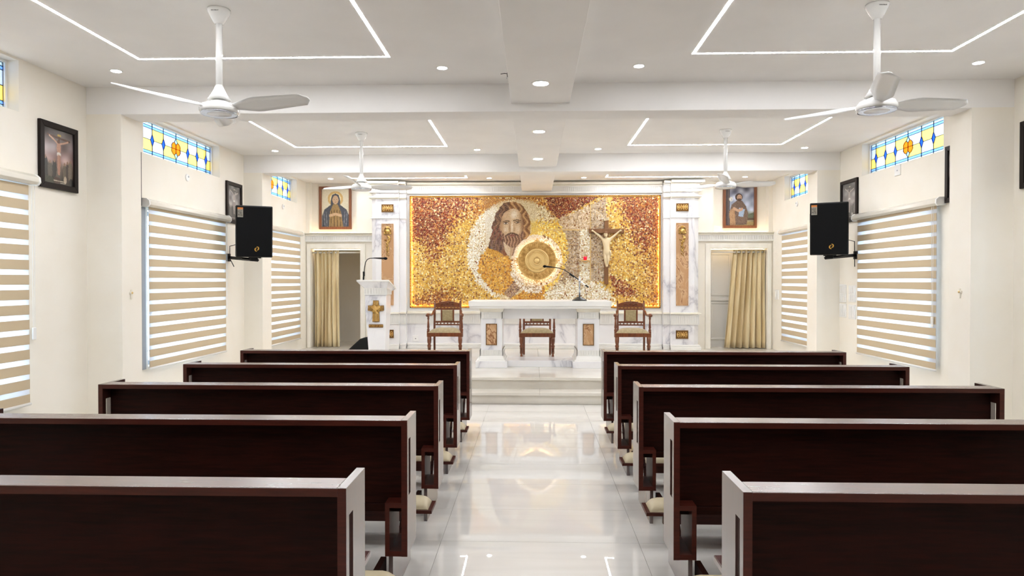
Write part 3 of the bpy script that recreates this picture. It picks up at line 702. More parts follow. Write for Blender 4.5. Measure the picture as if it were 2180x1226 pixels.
# ================================================================== wall fittings
def disc(side, y, z, label):
    wx = XL if side == 'L' else XR; s = 1 if side == 'L' else -1
    t = thing('wall_disc', label, 'wall fitting', (wx, y, z), 'round white wall covers')
    MB().lathe([(.045, 0), (.045, s * .01), (.04, s * .014), (0.0, s * .014)], (wx, y, z), 24, 'x').build('cover', 'white_plastic', t)
    MB().lathe([(.012, s * .012), (.01, s * .018)], (wx, y + .012, z + .012), 12, 'x').build('screw', 'alu', t)
disc('L', 8.425, 2.877, 'round white cover plate between the blind and the stained glass between the columns'); disc('L', 11.7, 2.866, 'round white cover plate beside the altar platform on the ambo side'); disc('R', 11.72, 2.887, 'round white cover plate beside the altar platform away from the ambo')
t = thing('junction_cover', 'square white cover plate under the stained glass away from the ambo', 'wall fitting', (XR, 8.52, 2.87)); B(XR - .012, XR, 8.455, 8.585, 2.875, 3.0).build('cover', 'white_plastic', t, .004); B(XR - .016, XR - .01, 8.51, 8.53, 2.93, 2.945).build('screw', 'alu', t)
def plate(y0, y1, z0, z1, n, label, rows=1):
    t = thing('switch_plate', label, 'switch', (XR, (y0 + y1) / 2, z0), 'switch plates')
    B(XR - .01, XR, y0, y1, z0, z1).build('plate', 'white_plastic', t, .003)
    for r_ in range(rows):
        for k in range(n):
            w = (y1 - y0 - .03) / n; hh = (z1 - z0 - .03) / rows
            B(XR - .015, XR - .009, y0 + .015 + k * w + .004, y0 + .015 + (k + 1) * w - .004, z0 + .015 + r_ * hh + .006, z0 + .015 + (r_ + 1) * hh - .006).build('rocker', 'white_gloss', t, .002)
plate(9.88, 10.09, 1.275, 1.535, 4, 'large white switch plate beside the blind, the upper one of two', 2); plate(9.88, 10.09, 1.06, 1.255, 3, 'white switch plate beside the blind, the lower one of two')
plate(9.60, 9.80, 1.29, 1.52, 3, 'white switch plate right next to the blind edge, upper', 2); plate(9.60, 9.80, 1.05, 1.25, 2, 'white switch plate right next to the blind edge, lower'); plate(12.56, 12.74, 1.24, 1.42, 2, 'white switch plate between the last blind and the curtained doorway')
for x, nm in ((-2.22, 'ambo side'), (2.16, 'side away from the ambo')):
    t = thing('socket', 'white socket plate on the marble dado, ' + nm, 'socket', (x, 12.84, .46), 'socket plates on the marble dado')
    B(x - .055, x + .055, 12.825, 12.842, .44, .55).build('plate', 'white_plastic', t, .003); B(x - .008, x + .008, 12.821, 12.83, .485, .50).build('outlet', 'ink', t)
def wall_cross(x, s, y, z, label):
    t = thing('wall_cross', label, 'cross', (x, y, z), 'small white crosses on the columns')
    m = MB().prism([(y - .009, z - .05), (y + .009, z - .05), (y + .012, z + .005), (y + .03, z + .004), (y + .03, z + .022), (y + .011, z + .02), (y + .01, z + .045), (y - .01, z + .045), (y - .011, z + .02), (y - .03, z + .022), (y - .03, z + .004), (y - .012, z + .005)], 'x', *sorted((x, x + s * .012)))
    m.build('cross', 'marble_cream', t, .003); m = MB(); ell(m, (x + s * .014, y, z + .012), (.006, .012, .012)); m.build('boss', 'gold_light', t, smooth=True)
wall_cross(-3.985, 1, 6.645, 1.455, 'tiny white plaster cross on the column on the ambo side'); wall_cross(4.08, -1, 6.65, 1.47, 'tiny white plaster cross on the column away from the ambo')
t = thing('cable_outlet', 'small black cable outlet with loose wire ends on the central beam', 'cable outlet', (-.21, 6.0, 3.38))
MB().lathe([(.028, 0), (.03, -.008), (.018, -.02), (0, -.02)], (-.21, 6.0, 3.395), 16, 'x').build('grommet', 'black', t)
MB().tube([(-.215, 6.0, 3.4), (-.25, 5.99, 3.402), (-.285, 5.985, 3.396)], .003, 6).build('wire', 'black', t); MB().tube([(-.215, 6.0, 3.385), (-.235, 6.01, 3.37), (-.23, 6.0, 3.36)], .0025, 6).build('wire', 'chrome', t)

# ================================================================== loudspeakers
def speaker(x, y, z, rz, wall_pt, label, sgn):
    t = thing('loudspeaker', label, 'loudspeaker', (0, 0, 0), 'black loudspeakers on wall brackets')
    w, d, h = .235, .36, .70
    MB().prism([(-w, 0), (w, 0), (w, .16), (w - .07, d), (-w + .07, d), (-w, .16)], 'z', 0, h).build('cabinet', 'black', t, .014, seg=3)
    gr = B(-w + .012, w - .012, -.012, .004, .012, h - .012).build('grille', 'black_grille', t, .01)
    B(-w + .02, -w + .09, -.0145, -.011, h - .16, h - .03).build('sticker', 'label_grey', gr)
    B(-w + .02, -w + .09, -.0155, -.011, h - .055, h - .03).build('sticker_band', 'label_orange', gr)
    m = MB(); rr = random.Random(3)
    for k in range(6):
        zz = h - .075 - k * .014
        for q in range(3): m.box(-w + .024 + q * .021, -w + .024 + q * .021 + rr.uniform(.008, .018), -.0158, -.0144, zz, zz + .008)
    m.build('sticker_print', 'ink', gr)
    for sg in (-1, 1):
        pts = []
        for a in np.linspace(-1.9, 1.9, 12): pts.append((.03 + sg * (.006 + .024 * math.cos(a)), .115 + sg * .008 + .026 * math.sin(a)))
        for a in np.linspace(1.9, -1.9, 12): pts.append((.03 + sg * (.002 + .014 * math.cos(a)), .115 + sg * .008 + .02 * math.sin(a)))
        MB().prism(pts, 'y', -.016, -.011).build('logo', 'logo_gold', gr)
    for sg in (-1, 1): B(sg * (w - .003) - .008, sg * (w - .003) + .008, .06, .12, h * .62, h * .8).build('handle', 'black_gloss', t, .006)
    for q in (-.05, .07): B(q - .02, q + .02, .03, .10, -.014, .002).build('foot', 'black', t, .004)
    Mx = Matrix.Translation((x, y, z)) @ Matrix.Rotation(rz, 4, 'Z') @ Matrix.Rotation(.07, 4, 'X'); inv = Mx.inverted()
    loc = lambda p: inv @ Vector(p)
    m = MB(); p0 = loc((x + .0, y + .12, z - .035)); p1 = loc(wall_pt); m.tube([p0, p1], .022, 4); m.box(-.05, .05, .08, .30, -.05, .002)
    m.build('bracket_arm', 'black', t)
    wx, wy, wz = wall_pt; m = MB().box(wx - .012, wx + .012, wy - .05, wy + .05, wz - .055, wz + .055); m.v = [tuple(loc(p)) for p in m.v]; m.build('wall_mount', 'black', t)
    pts = [(x + sgn * .18, y + .30, z + .17), (x + sgn * .30, y + .33, z + .22), (wx - sgn * .03, wy - .02, z + .17), (wx - sgn * .02, wy - .0, z - .0), (wx - sgn * .08, wy, z - .12)] if sgn < 0 else [(x + .2, y + .3, z + .2), (x + .3, y + .31, z + .24), (wx - .02, wy, z + .2), (wx - .015, wy, z - .15)]
    MB().tube([loc(p) for p in pts], .006, 6).build('cable', 'black', t)
    t.matrix_world = Mx; t.location = Mx.translation; t.rotation_euler = Mx.to_euler()
speaker(-3.80, 9.20, 1.905, .46, (XL + .012, 9.55, 1.915), 'black loudspeaker on a wall bracket, ambo side', -1)
speaker(3.95, 9.25, 1.93, -.44, (XR - .012, 9.58, 1.94), 'black loudspeaker on a wall bracket, side away from the ambo', 1)

# ================================================================== pews
def make_pew(s, Lg):
    t = thing('pew', 'dark wooden pew', 'pew', (0, 0, 0), 'dark wooden pews')
    X = lambda a, b: (a, b) if s > 0 else (-b, -a)
    def bx(a, b, y0, y1, z0, z1): q = X(a, b); return B(q[0], q[1], y0, y1, z0, z1)
    bx(.03, Lg - .03, 0, .12, .872, .90).build('top_rail', 'pew_edge', t, .003)
    bx(.03, Lg - .03, -.002, .001, .8715, .8985).build('rail_lipping', 'pew_lip', t)
    bx(.03, Lg - .03, .09, .112, .462, .873).build('back_panel', 'pew_wood', t)
    bx(.03, Lg - .03, .084, .118, .42, .46).build('lower_rail', 'pew_wood', t, .002)
    for a, b in ((0, .03), (Lg - .03, Lg)):
        q = X(a, b); m = MB()
        m.box(q[0], q[1], 0, .035, .225, .90); m.box(q[0], q[1], .085, .25, .225, .90); m.box(q[0], q[1], .035, .085, .225, .52); m.box(q[0], q[1], .035, .085, .80, .90)
        o = m.build('end_panel', 'pew_end', t)
        B(q[0] + .0005, q[1] - .0005, -.002, .001, .2255, .8985).build('panel_lipping', 'pew_lip', o)
        bm = bmesh.new(); bm.from_mesh(o.data); bmesh.ops.remove_doubles(bm, verts=bm.verts, dist=1e-4); bm.to_mesh(o.data); bm.free()
    for near in (True, False):
        f = (lambda u: u) if near else (lambda u: Lg - u)
        g = lambda a, b: tuple(sorted((f(a), f(b))))
        m = MB()
        for (a, b), z0, z1 in (((.03, .112), .466, .49), ((.03, .112), .225, .25), ((.09, .112), .25, .466)):
            q = X(*g(a, b)); m.box(q[0], q[1], .001, .25, z0, z1)
        m.build('leg_box', 'pew_lip', t)
        q = X(*g(.078, .10))
        MB().prism([(.03, 0), (.52, 0), (.52, .42), (.40, .42), (.27, .225), (.03, .225)], 'x', *q).build('foot', 'pew_end', t, .002)
        q = X(*g(.126, .155)); MB().prism([(.10, .11), (.10, .185), (-.24, .19), (-.30, .19), (-.30, .15), (-.05, .11)], 'x', *q).build('kneeler_arm', 'pew_wood', t, .002)
    poly = [(.065, .255), (.065, .61), (Lg - .065, .61), (Lg - .065, .255), (Lg - .114, .255), (Lg - .114, .118), (.114, .118), (.114, .255)]
    MB().prism([(p[0] * s, p[1]) for p in poly], 'z', .42, .45).build('seat', 'pew_edge', t, .004)
    kb = bx(-.012, Lg + .0, -.38, -.19, .19, .21).build('kneeler_board', 'pew_lip', t, .002)
    m = MB(); n, k = 16, 10; vs = []; fs = []
    q = X(.012, Lg - .02)
    xs_ = [0, .012, .03, .06] ; xs_ = [q[0] + v for v in xs_] + [q[1] - v for v in xs_[::-1]]
    hs = [.25, .62, .88, 1, 1, .88, .62, .25]
    for xx, hh in zip(xs_, hs):
        for j in range(k + 1):
            yy = -.368 + .166 * j / k; e = 1 - abs(2 * j / k - 1) ** 3
            vs.append((xx, yy, .208 + .058 * (.25 + .75 * e) * hh))
    w = k + 1
    for i in range(len(xs_) - 1):
        for j in range(k): fs.append((i * w + j, i * w + j + 1, (i + 1) * w + j + 1, (i + 1) * w + j))
    nb = len(vs); 
    for xx in (q[0], q[1]):
        for yy in (-.368, -.202): vs.append((xx, yy, .208))
    fs += [tuple([nb] + list(range(0, w)) + [nb + 1]), tuple([nb + 2] + [(len(xs_) - 1) * w + j for j in range(w)] + [nb + 3]), tuple([nb] + [i * w for i in range(len(xs_))] + [nb + 2]), tuple([nb + 1] + [i * w + k for i in range(len(xs_))] + [nb + 3]), (nb, nb + 1, nb + 3, nb + 2)]
    m.add(vs, fs); m.build('kneeler_cushion', 'kneeler_leather', kb, smooth=True)
    bx(.10, Lg - .10, -.30, -.272, .115, .192).build('kneeler_apron', 'pew_lip', t, .002)
    return t
ROW = ['rearmost row', 'second row from the rear', 'middle row', 'second row from the altar steps', 'front row by the altar steps']
for s_, x0, Lg, nm in ((1, .685, 2.32, 'away from the ambo'), (-1, -.62, 2.268, 'on the ambo side')):
    proto = make_pew(s_, Lg)
    for k in range(5):
        p = proto if k == 0 else copy_tree(proto)
        p.location = (x0, 2.24 + 1.1 * k, 0); p['label'] = 'long dark wooden pew %s, %s' % (nm, ROW[k])

# ================================================================== altar
al = thing('altar', 'white marble altar table on two fluted pillars with stone insets', 'altar', (.1, 10.3, PF))
B(-.937, 1.134, 9.88, 10.72, 1.215, 1.29).build('tabletop', 'marble_plain', al, .004); B(-.925, 1.122, 9.892, 10.71, 1.181, 1.216).build('tabletop_lower', 'marble_plain', al, .003)
B(-.50, .70, 10.10, 10.13, 1.023, 1.182).build('front_apron', 'marble', al, .003); B(-.42, .62, 10.10, 10.62, PF, .405).build('base_slab', 'marble', al, .004)
for a in (-.766, .652):
    b = a + .31; c = (a + b) / 2; y0, y1 = 9.99, 10.60
    p = B(a, b, y0, y1, .57, 1.035).build('pillar', 'marble', al, .003)
    B(a - .077, b + .077, y0 - .04, y1 + .06, PF, .407).build('plinth', 'marble', al, .004)
    MB().frus((a - .05, b + .05, y0 - .035, y1 + .035), (a - .04, b + .04, y0 - .028, y1 + .028), .407, .43).build('plinth_moulding', 'marble_plain', p, .003)
    MB().frus((a - .035, b + .035, y0 - .028, y1 + .028), (a - .016, b + .016, y0 - .012, y1 + .012), .43, .485).build('base_moulding', 'marble_plain', p, .004)
    for z0, z1, o in ((.485, .572, .016), (1.033, 1.127, .008)):
        flutes(a - o, b + o, y0 - .012, y0 + .004, z0, z1, .04, .014, .55).build('fluted_band', 'marble_plain', p)
        B(a - o + .001, b + o - .001, y0 - .002, y1 + o, z0, z1).build('flute_ground', 'marble_plain', p)
        fs_ = flutes(y0 - .012, y1 + o, 0, .012, z0, z1, .045, .014, .55)
        for xx, sg in ((a - o, -1), (b + o, 1)):
            q = MB(); q.v = [(xx + sg * (.002) - sg * v[1], v[0], v[2]) for v in fs_.v]; q.f = list(fs_.f); q.build('fluted_band', 'marble_plain', p)
    MB().frus((a - .006, b + .006, y0 - .006, y1), (a - .03, b + .03, y0 - .04, y1 + .03), 1.127, 1.182).build('capital', 'marble_cream', p, .004)
    q = B(c - .071, c + .071, y0 - .006, y0 + .002, .652, .946).build('inset_panel', 'onyx', p)
    f = MB(); w = .01
    f.box(c - .071 - w, c - .071, y0 - .012, y0, .652 - w, .946 + w); f.box(c + .071, c + .071 + w, y0 - .012, y0, .652 - w, .946 + w); f.box(c - .071, c + .071, y0 - .012, y0, .652 - w, .652); f.box(c - .071, c + .071, y0 - .012, y0, .946, .946 + w)
    f.build('panel_edge', 'bronze_back', p)

# altar microphone
mt = thing('microphone_stand', 'black gooseneck microphone on a chrome desk stand with round base on the altar', 'microphone', (.685, 10.1, 1.29))
MB().lathe([(.108, 0), (.108, .014), (.095, .024), (.045, .05), (.03, .062), (0, .062)], (.685, 10.1, 1.29), 32).build('base', 'black_gloss', mt, smooth=True)
MB().lathe([(.0115, .055), (.0115, .37)], (.685, 10.1, 1.29), 14).build('pole', 'chrome', mt, smooth=True)
MB().tube([(.80, 10.08, 1.50), (.70, 10.08, 1.575), (.60, 10.08, 1.645)], .006, 8).build('boom', 'chrome', mt); MB().tube([(.815, 10.08, 1.488), (.77, 10.08, 1.522)], .011, 10).build('counterweight', 'black', mt)
B(.668, .70, 10.07, 10.10, 1.555, 1.59).build('boom_clamp', 'chrome', mt, .004)
MB().tube([(.605, 10.08, 1.642), (.54, 10.08, 1.69)], .016, 8).build('clip', 'black', mt)
MB().tube([(.67, 10.08, 1.60), (.60, 10.078, 1.652), (.53, 10.075, 1.70), (.46, 10.07, 1.745), (.38, 10.07, 1.772), (.28, 10.07, 1.788)], [.009, .009, .007, .006, .006, .007], 8).build('gooseneck', 'black', mt, smooth=True)
MB().tube([(.285, 10.07, 1.787), (.19, 10.07, 1.796)], [.009, .014], 10).build('microphone_body', 'black', mt, smooth=True)
m = MB(); ell(m, (.17, 10.07, 1.798), (.027, .02, .02), 12, 8); m.build('microphone_head', 'black_grille', mt, smooth=True)
MB().tube([(.76, 10.09, 1.53), (.775, 10.11, 1.42), (.79, 10.12, 1.30)], .0025, 6).build('cable', 'black', mt)

# ================================================================== ambo
am = thing('ambo', 'white marble ambo with a bronze cross and name plate', 'ambo', (-2.37, 10.35, PF))
fx0, fx1 = -2.532, -2.208
vs = []; prof = [(PF, .055, .022, .05), (.55, .052, .02, .045), (.85, .03, .012, .03), (1.1, .008, .002, .008), (1.372, 0, 0, 0)]
m = MB()
for z, l, r_, d in prof: vs += [(fx0 + l, 10.2, z), (fx1 - r_, 10.2, z), (fx1 - r_, 10.53 - d, z), (fx0 + l, 10.53 - d, z)]
fs = [(0, 3, 2, 1), tuple(range(16, 20))]
for i in range(4):
    for k in range(4): fs.append((i * 4 + k, i * 4 + (k + 1) % 4, i * 4 + 4 + (k + 1) % 4, i * 4 + 4 + k))
m.add(vs, fs); m.build('body', 'marble', am, .003)
B(fx0 - .02, fx1 + .02, 10.16, 10.56, PF, PF + .06).build('plinth', 'marble', am, .004)
col = B(fx0 - .004, fx1 + .004, 10.198, 10.534, 1.372, 1.478).build('collar', 'marble_plain', am)
flutes(fx0 - .006, fx1 + .006, 10.186, 10.2, 1.372, 1.478, .04, .016, .55).build('fluted_band', 'marble_plain', col)
fs_ = flutes(10.19, 10.535, 0, .01, 1.372, 1.478, .045, .016, .55); q = MB(); q.v = [(fx1 + .012 - v[1], v[0], v[2]) for v in fs_.v]; q.f = list(fs_.f); q.build('fluted_band', 'marble_plain', col)
m = MB(); a, b = -2.628, -2.156
m.add([(fx0 - .006, 10.19, 1.476), (fx1 + .006, 10.19, 1.476), (fx1 + .006, 10.54, 1.42), (fx0 - .006, 10.54, 1.42), (a, 10.125, 1.577), (b, 10.125, 1.577), (b, 10.635, 1.455), (a, 10.635, 1.455)], [(0, 3, 2, 1), (4, 5, 6, 7), (0, 1, 5, 4), (1, 2, 6, 5), (2, 3, 7, 6), (3, 0, 4, 7)])
m.build('flared_neck', 'marble', am, .003)
a, b = -2.638, -2.146; m = MB()
m.add([(a, 10.115, 1.575), (b, 10.115, 1.575), (b, 10.645, 1.45), (a, 10.645, 1.45), (a, 10.115, 1.60), (b, 10.115, 1.60), (b, 10.645, 1.475), (a, 10.645, 1.475)], [(0, 3, 2, 1), (4, 5, 6, 7), (0, 1, 5, 4), (1, 2, 6, 5), (2, 3, 7, 6), (3, 0, 4, 7)])
m.build('reading_top', 'marble_plain', am, .004)
cx, cz = -2.363, 1.155
cross = [(-.042, .135), (.042, .135), (.046, .055), (.12, .062), (.122, -.018), (.048, -.03), (.055, -.185), (0, -.192), (-.055, -.185), (-.048, -.03), (-.122, -.018), (-.12, .062), (-.046, .055)]
ck = MB().prism([(cx + p[0], cz + p[1]) for p in cross], 'y', 10.183, 10.202).build('cross_plaque', 'bronze_back', am, .003)
m = MB()
for k in range(5): x = cx - .03 + .015 * k; m.prism([(x - .004, cz + .07), (x + .004, cz + .07), (x + .004 + (x - cx) * .2, cz + .128), (x - .004 + (x - cx) * .2, cz + .128)], 'y', 10.176, 10.184)
for sg in (-1, 1):
    for k in range(4): z = cz - .01 + .018 * k; m.prism([(cx + sg * .075, z - .003), (cx + sg * .115, z - .004 + (k - 1.5) * .004), (cx + sg * .115, z + .004 + (k - 1.5) * .004), (cx + sg * .075, z + .003)], 'y', 10.176, 10.184)
for k in range(6): x = cx - .04 + .016 * k; m.prism([(x - .004, cz - .06), (x + .004, cz - .06), (x + .005 + (x - cx) * .15, cz - .178), (x - .005 + (x - cx) * .15, cz - .178)], 'y', 10.176, 10.184)
m.build('relief_rays', 'gold', ck, kind='stuff')
MB().lathe([(.074, 0), (.074, .006), (.0, .006)], (cx, 10.184, cz + .015), 28, 'y').build('medallion', 'bronze', ck)
m = MB(); ell(m, (cx, 10.172, cz + .005), (.016, .01, .045)); 
for sg in (-1, 1): m.prism([(cx, cz + .02), (cx + sg * .03, cz + .055), (cx + sg * .075, cz + .05), (cx + sg * .05, cz + .015), (cx + sg * .02, cz - .01)], 'y', 10.168, 10.18)
m.prism([(cx - .006, cz - .03), (cx + .02, cz - .065), (cx + .045, cz - .06), (cx + .012, cz - .02)], 'y', 10.168, 10.18); ell(m, (cx - .012, 10.17, cz + .05), (.013, .01, .013))
m.build('dove', 'gold', ck)
np_ = B(cx - .107, cx + .107, 10.188, 10.202, .882, .93).build('name_plate', 'bronze_back', am, .002)
text_mb('WORD OF GOD', .036, .002, 1.0).xf(Matrix.Translation((cx, 10.187, .906)) @ FRONT @ Matrix.Scale(.86, 4, (1, 0, 0))).build('lettering', 'gold', np_)
gm = thing('gooseneck_microphone', 'black gooseneck microphone curving over the ambo top', 'microphone', (-2.553, 10.2, 1.58))
MB().tube([(-2.553, 10.2, 1.5805), (-2.551, 10.2, 1.64), (-2.545, 10.2, 1.70)], [.013, .014, .01], 8).build('clip', 'black', gm, smooth=True); B(-2.562, -2.532, 10.188, 10.212, 1.655, 1.725).build('clamp', 'black', gm, .004)
MB().tube([(-2.545, 10.2, 1.70), (-2.535, 10.2, 1.79), (-2.522, 10.2, 1.86), (-2.495, 10.2, 1.905), (-2.455, 10.2, 1.925), (-2.39, 10.2, 1.928)], .0065, 8).build('gooseneck', 'black', gm, smooth=True)
MB().tube([(-2.395, 10.2, 1.928), (-2.24, 10.2, 1.922)], [.008, .015], 10).build('microphone_body', 'black', gm, smooth=True)
m = MB(); ell(m, (-2.218, 10.2, 1.921), (.03, .022, .022), 12, 8); m.build('microphone_head', 'black_grille', gm, smooth=True)
fm = thing('floor_monitor', 'black wedge floor monitor speaker standing behind the ambo', 'loudspeaker', (-2.72, 10.95, PF))
MB().prism([(-3.0, PF), (-2.98, .44), (-2.74, .66), (-2.62, .70), (-2.44, .70), (-2.44, PF)], 'y', 10.78, 11.2).build('cabinet', 'black', fm, .01)
m = MB(); m.add([(-2.972, 10.80, .452), (-2.752, 10.80, .653), (-2.752, 11.18, .653), (-2.972, 11.18, .452), (-2.978, 10.80, .458), (-2.758, 10.80, .659), (-2.758, 11.18, .659), (-2.978, 11.18, .458)], [(0, 3, 2, 1), (4, 5, 6, 7), (0, 1, 5, 4), (1, 2, 6, 5), (2, 3, 7, 6), (3, 0, 4, 7)]); m.build('grille', 'black_grille', fm)

# ================================================================== chairs
def make_chair():
    t = thing('armchair', 'chair', 'chair', (0, 0, 0), 'carved wooden armchairs behind the altar')
    prof = lambda h: [(.02, 0), (.024, .012), (.02, .03), (.017, .045), (.027, .06), (.024, .17), (.03, h - .20), (.022, h - .19), (.033, h - .165), (.033, h - .15), (.022, h - .125), (.03, h - .11), (.035, h - .07), (.035, h)]
    for sx in (-1, 1):
        MB().lathe(prof(.335), (sx * .262, .04, 0), 14).build('leg', 'chair_wood', t, smooth=True)
        MB().prism([(.39, 0), (.43, 0), (.415, .40), (.47, .90), (.435, .90), (.375, .40)], 'x', sx * .225 - .017, sx * .225 + .017).build('back_post', 'chair_wood', t, .004)
        m = MB(); ell(m, (sx * .225, .452, .915), (.016, .016, .02)); m.build('finial', 'chair_wood', t, smooth=True)
        MB().lathe([(.022, 0), (.024, .03), (.014, .05), (.022, .065), (.018, .12), (.012, .19), (.02, .225), (.014, .235), (.022, .25), (.018, .27)], (sx * .285, .085, .42), 12).build('arm_post', 'chair_wood', t, smooth=True)
        MB().tube([(sx * .30, .02, .685), (sx * .295, .05, .702), (sx * .285, .12, .70), (sx * .265, .22, .685), (sx * .245, .33, .70), (sx * .235, .41, .745)], [.02, .026, .022, .018, .02, .024], 10).build('arm', 'chair_wood', t, smooth=True)
        B(sx * .285 - .02, sx * .285 + .02, .04, .13, .325, .43).build('arm_block', 'chair_wood', t, .008)
        B(sx * .255 - .012, sx * .255 + .012, .06, .40, .335, .395).build('side_rail', 'chair_wood', t, .003)
        B(sx * .105 - .012, sx * .105 + .012, .405, .44, .545, .77).build('panel_stile', 'chair_wood', t, .003)
    B(-.295, .295, .005, .05, .335, .40).build('front_rail', 'chair_wood', t, .004); B(-.21, .21, .385, .42, .335, .395).build('back_rail', 'chair_wood', t, .003)
    m = MB(); vs = []; fs = []; n = 12
    for i in range(n + 1):
        for j in range(n + 1):
            u, v = i / n, j / n; w = .285 - .06 * v; e = (1 - abs(2 * u - 1) ** 4) * (1 - abs(2 * v - 1) ** 4)
            vs.append(((2 * u - 1) * w, .01 + .40 * v, .40 + .075 * e ** .6))
    for i in range(n):
        for j in range(n): fs.append((i * (n + 1) + j, (i + 1) * (n + 1) + j, (i + 1) * (n + 1) + j + 1, i * (n + 1) + j + 1))
    nb = len(vs); per = [i * (n + 1) for i in range(n + 1)] + [n * (n + 1) + j for j in range(1, n + 1)] + [i * (n + 1) + n for i in range(n - 1, -1, -1)] + [j for j in range(n - 1, 0, -1)]
    vs += [(vs[k][0], vs[k][1], .385) for k in per]; q = len(per)
    fs += [(per[k], nb + k, nb + (k + 1) % q, per[(k + 1) % q]) for k in range(q)] + [tuple(nb + k for k in range(q))]
    m.add(vs, fs); m.build('seat_cushion', 'upholstery', t, smooth=True)
    for z, h in ((.50, .022), (.545, .03), (.77, .03), (.815, .018)): B(-.21, .21, .405 + (z - .4) * .06, .435 + (z - .4) * .06, z, z + h).build('cross_rail', 'chair_wood', t, .003)
    for k in range(7):
        x = -.18 + .06 * k
        MB().lathe([(.008, 0), (.012, .008), (.008, .014), (.01, .025)], (x, .425, .521), 8).build('spindle', 'chair_wood', t); MB().lathe([(.008, 0), (.012, .006), (.008, .012), (.01, .02)], (x, .44, .798), 8).build('spindle', 'chair_wood', t)
    B(-.093, .093, .405, .445, .575, .77).build('back_pad', 'upholstery', t, .012)
    top = [(-.21, .832)] + [(-.21 + .42 * k / 16, .875 + .045 * math.sin(PI * k / 16) ** .8) for k in range(17)] + [(.21, .832)]
    cr = MB().prism(top, 'y', .435, .462).build('crest', 'chair_wood', t, .003)
    m = MB()
    for sg in (-1, 1):
        m.tube([(sg * (.09 + .03 * math.cos(a)), .433, .865 + .018 * math.sin(a)) for a in np.linspace(0, 4.5, 10)], .005, 6); m.tube([(sg * (.02 + .012 * a), .433, .87 + .02 * math.cos(a * 2)) for a in np.linspace(0, 3, 8)], .005, 6)
    ell(m, (0, .434, .885), (.02, .008, .022)); m.build('crest_carving', 'chair_wood', cr, smooth=True)
    return t
ch0 = make_chair()
for k, (x, y, rz, lb) in enumerate(((-1.49, 11.42, 0, 'carved wooden armchair with olive upholstery on the ambo side of the altar'), (.067, 11.38, 0, 'carved wooden armchair with olive upholstery right behind the altar'), (1.665, 11.42, -.05, 'carved wooden armchair with olive upholstery beside the altar, away from the ambo'))):
    c = ch0 if k == 0 else copy_tree(ch0); c.location = (x, y, PF); c.rotation_euler = (0, 0, rz); c['label'] = lb

# ================================================================== curtains
def curtain(xt0, xt1, xb0, xb1, n, seed, rod, label, y=12.99):
    t = thing('curtain', label, 'curtain', ((xb0 + xb1) / 2, y, PF))
    rr = random.Random(seed); ph = [rr.uniform(.75, 1.25) for _ in range(n)]; tot = sum(ph); cum = [0]
    for p in ph: cum.append(cum[-1] + p / tot)
    amp = [rr.uniform(.045, .075) for _ in range(n)]
    m = MB(); per = 12; rows = 14; vs = []; fs = []
    NU = n * per
    for j in range(rows + 1):
        f = j / rows; z = 2.165 - f * (2.165 - PF - .01)
        for i in range(NU + 1):
            k = min(n - 1, i // per); w = (i - k * per) / per
            u = cum[k] + (cum[k + 1] - cum[k]) * w
            sway = .012 * math.sin(3 * f + k)
            x = (xt0 + (xt1 - xt0) * u) * (1 - f) + (xb0 + (xb1 - xb0) * u) * f + sway * f + .014 * math.sin(4 * PI * w) * (1 - .5 * f)
            vs.append((x, y + amp[k] * (math.sin(2 * PI * w) + .25 * math.sin(4 * PI * w + k)) * (.8 + .4 * f) + .01 * math.sin(5 * f + 2 * k), z))
    W_ = NU + 1
    for j in range(rows):
        for i in range(NU): fs.append((j * W_ + i, j * W_ + i + 1, (j + 1) * W_ + i + 1, (j + 1) * W_ + i))
    m.add(vs, fs); o = m.build('drape', 'curtain', t, smooth=True); sd = o.modifiers.new('s', 'SOLIDIFY'); sd.thickness = .004
    MB().tube([(rod[0], y, 2.125), (rod[1], y, 2.125)], .014, 12).build('rod', 'white_plastic', t, smooth=True)
    for k in range(n):
        x = xt0 + (xt1 - xt0) * (cum[k] + cum[k + 1]) / 2; g = MB()
        g.tube([(x, y + .022 * math.cos(a), 2.125 + .022 * math.sin(a)) for a in np.linspace(0, 2 * PI, 12)], .004, 6); g.build('ring', 'chrome', t)
curtain(-4.2, -3.72, -4.19, -3.72, 6, 2, DL, 'gold satin curtain drawn to the wall in the doorway on the ambo side')
curtain(3.77, 4.355, 3.60, 4.36, 7, 5, DR, 'gold satin curtain half drawn across the doorway away from the ambo')

# ================================================================== mosaic
mo = thing('mosaic_panel', 'large gold and maroon mosaic of a bearded man framed in gold rope', 'mosaic', (.025, 12.86, 1.085))
MX0, MX1, MZ0, MZ1, MYF = -2.30, 2.35, 1.105, 3.155, 12.845
SXU = (MX1 - MX0) / 2053.0; SZU = (MZ1 - MZ0) / 887.0
WX = lambda p: MX0 + (p - 62) * SXU
WZ = lambda q: MZ1 - (q - 88) * SZU
B(MX0 - .03, MX1 + .03, 12.85, 12.862, MZ0 - .03, MZ1 + .03).build('backing', 'mosaic_bed', mo)
FC = lambda pts: [(545 + .508 * a, .508 * b) for a, b in pts]          # face sketch units -> panel units
HAIR = FC([(560, 270), (640, 248), (760, 248), (860, 290), (920, 370), (985, 470), (1005, 600), (1000, 760), (940, 840), (880, 860), (760, 980), (720, 1110), (640, 1115), (560, 1090), (470, 1030), (400, 1010), (310, 980), (310, 930), (345, 860), (360, 780), (375, 680), (390, 560), (440, 440), (500, 330)])
FACE = FC([(560, 440), (600, 400), (660, 370), (720, 352), (800, 375), (850, 440), (885, 540), (895, 660), (870, 760), (820, 860), (760, 930), (690, 945), (630, 915), (570, 830), (520, 730), (490, 690), (500, 610), (530, 520)])
NECK = FC([(560, 880), (640, 950), (740, 970), (700, 1120), (640, 1110), (585, 1030)])
